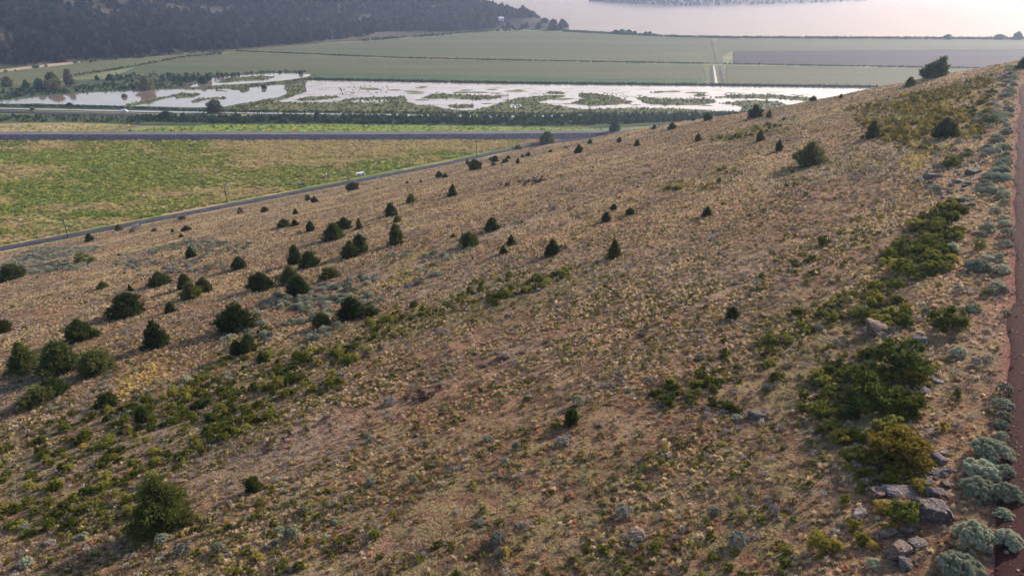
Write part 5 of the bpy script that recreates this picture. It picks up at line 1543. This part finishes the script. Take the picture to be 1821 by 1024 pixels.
pole(621, 323, "faint utility pole beside the round olive juniper and the white trailer")
pole(848, 279, "thin farthest utility pole near the end of the track")

def trailer():
    p = at_z(641, 313, 0.0)
    o = empty("travel_trailer", tuple(p), math.radians(38)); o.scale = (.8, .8, .8); tag(o, "long white trailer with a blue-grey side parked in the meadow above the track", "trailer")
    b = MB(); prof = [(-3.1, .75), (-3.1, 1.9), (-2.8, 2.5), (2.7, 2.5), (3.2, 1.9), (3.35, .95), (3.1, .7)]
    V = [(x, s * 1.1, z) for s in (-1, 1) for x, z in prof]; n = len(prof)
    b.add(V, [tuple(range(n)), tuple(range(2 * n - 1, n - 1, -1))] + [(i, n + i, n + (i + 1) % n, (i + 1) % n) for i in range(n)])
    body = link("body", b.mesh("body"), WHITE, o)
    link("side_panel", MB().box((0, -1.115, 1.25), (5.9, .03, .85)).mesh("side_panel"), BLUE, o)
    for x in (-1.9, 1.6): link("window", MB().box((x, -1.135, 1.95), (1.0, .05, .5)).mesh("window"), DARKG, o)
    d = link("door", MB().box((.35, -1.14, 1.5), (.7, .05, 1.6)).mesh("door"), WHITE, o); link("handle", MB().box((.6, -1.18, 1.45), (.12, .05, .05)).mesh("handle"), STEEL, d)
    for x in (-.55, .3): wheel(o, x, -1.0, .36); wheel(o, x, 1.0, .36)
    b = MB(); b.tube([(3.1, -.7, .7), (4.5, 0, .55)], .05, 6); b.tube([(3.1, .7, .7), (4.5, 0, .55)], .05, 6); link("drawbar", b.mesh("drawbar"), STEEL, o)
trailer()

def car(p, rz, label, body_mat, name="car", van=False, group=None):
    o = empty(name, tuple(p), rz); tag(o, label, "van" if van else "car", group)
    if van: prof = [(-2.4, .35), (-2.45, 1.9), (-2.2, 2.1), (1.0, 2.1), (1.7, 1.25), (2.4, 1.05), (2.5, .4)]
    else: prof = [(-2.25, .35), (-2.3, .95), (-1.75, 1.05), (-1.2, 1.5), (.4, 1.52), (1.1, 1.0), (2.1, .85), (2.3, .4)]
    n = len(prof); b = MB(); V = [(x, s * (.9 if z < 1.2 else .74), z) for s in (-1, 1) for x, z in prof]
    b.add(V, [tuple(range(n)), tuple(range(2 * n - 1, n - 1, -1))] + [(i, n + i, n + (i + 1) % n, (i + 1) % n) for i in range(n)])
    link("body", b.mesh("body"), body_mat, o)
    zt = 1.62 if van else 1.25
    for s in (-1, 1): link("window", MB().box((-.3, s * .83, zt), (1.5, .06, .3)).mesh("window"), DARKG, o)
    link("windscreen", MB().box((1.3 if van else .78, 0, zt + .03), (.12, 1.3, .38)).mesh("windscreen"), DARKG, o)
    for x in (-1.4, 1.45):
        for y in (-.8, .8): wheel(o, x, y, .33, .2)
    for y in (-.6, .6): link("headlight", MB().box((2.33 if not van else 2.47, y, .72), (.08, .28, .14)).mesh("headlight"), STEEL, o)
p = at_z(976, 239.0, 3.2); car(p, .02, "dark car driving on the highway above the willow", plain_mat("dark_car_paint", (.035, .035, .045), .35, .5, var=.05))
p = at_z(222, 199.5, .1); car(p, .1, "white van parked on the gravel road between the canal and the dark hedge", WHITE, "van", True)

# rusty wreck heaps in the meadow
RUSTM = plain_mat("rusty_iron", (.13, .06, .045), .85, .2, var=.4, scale=4)
def heap(px, base, label, seed, mat):
    r = random.Random(seed); p = at_z(px, base, 0.0)
    o = empty("scrap_heap", tuple(p)); tag(o, label, "scrap heap", "scrap heaps in the meadow")
    b = MB()
    for i in range(16):
        a = r.random() * 6.28; R = r.random() * 2.4; b.box((R * math.cos(a), R * math.sin(a), .3 + r.random() * 1.6 * (1 - R / 3)), (r.uniform(.3, 1.7), r.uniform(.2, .7), r.uniform(.1, .8)), r.random() * 3)
    link("scrap_pile", b.mesh("scrap_pile"), mat, o)
    b = MB()
    for i in range(5): a = r.random() * 6.28; b.tube([(math.cos(a), math.sin(a), .2), (1.6 * math.cos(a + 2), 1.6 * math.sin(a + 2), 1.2 + r.random() * 1.6)], .07, 6)
    link("pipes", b.mesh("pipes"), STEEL, o)
heap(578, 317, "reddish scrap heap in the meadow left of the white trailer", 1, RUSTM)
heap(536, 331, "dark scrap heap beside the track, nearer than the reddish one", 2, plain_mat("dark_iron", (.04, .04, .05), .7, .3, var=.3))

def house():
    p, _ = hit_ridge(891, 37); o = empty("house", tuple(p), .3); tag(o, "tiny white house among the pines on the ridge spur", "house")
    b = MB().box((0, 0, 2), (10, 7, 5)); link("wall", b.mesh("wall"), WHITE, o)
    rf = MB().add([(-5.4, -4, 4.4), (5.4, -4, 4.4), (5.4, 4, 4.4), (-5.4, 4, 4.4), (-5.4, 0, 7), (5.4, 0, 7)], [(0, 1, 5, 4), (2, 3, 4, 5), (0, 4, 3), (1, 2, 5), (3, 2, 1, 0)])
    rr = link("roof", rf.mesh("roof"), plain_mat("pale_roof", (.5, .52, .55)), o); link("chimney", MB().box((2, .8, 6.8), (.9, .9, 1.8)).mesh("chimney"), RUSTM, rr)
    for x in (-2.5, 2.5): link("window", MB().box((x, -3.53, 2.4), (1.6, .1, 1.4)).mesh("window"), DARKG, o)
    link("door", MB().box((0, -3.53, 1.1), (1.1, .1, 2.2)).mesh("door"), POLEW, o)
house()

# ------------------------------------------------------------------ the hazy evening air
def haze():
    x0, x1, y0, y1, z0, z1 = -5200, 5200, -3200, 6700, -13, 300
    m = MB().box(((x0 + x1) / 2, (y0 + y1) / 2, (z0 + z1) / 2), (x1 - x0, y1 - y0, z1 - z0)).mesh("haze")
    mt = bpy.data.materials.new("haze"); mt.use_nodes = True; t = mt.node_tree; t.nodes.clear()
    o = t.nodes.new("ShaderNodeOutputMaterial"); v = t.nodes.new("ShaderNodeVolumePrincipled")
    v.inputs["Color"].default_value = (.52, .67, 1.0, 1); v.inputs["Density"].default_value = HAZE
    v.inputs["Anisotropy"].default_value = .45
    t.links.new(v.outputs[0], o.inputs["Volume"])
    tag(link("haze", m, mt), kind="stuff")
HAZE = .00011
haze()
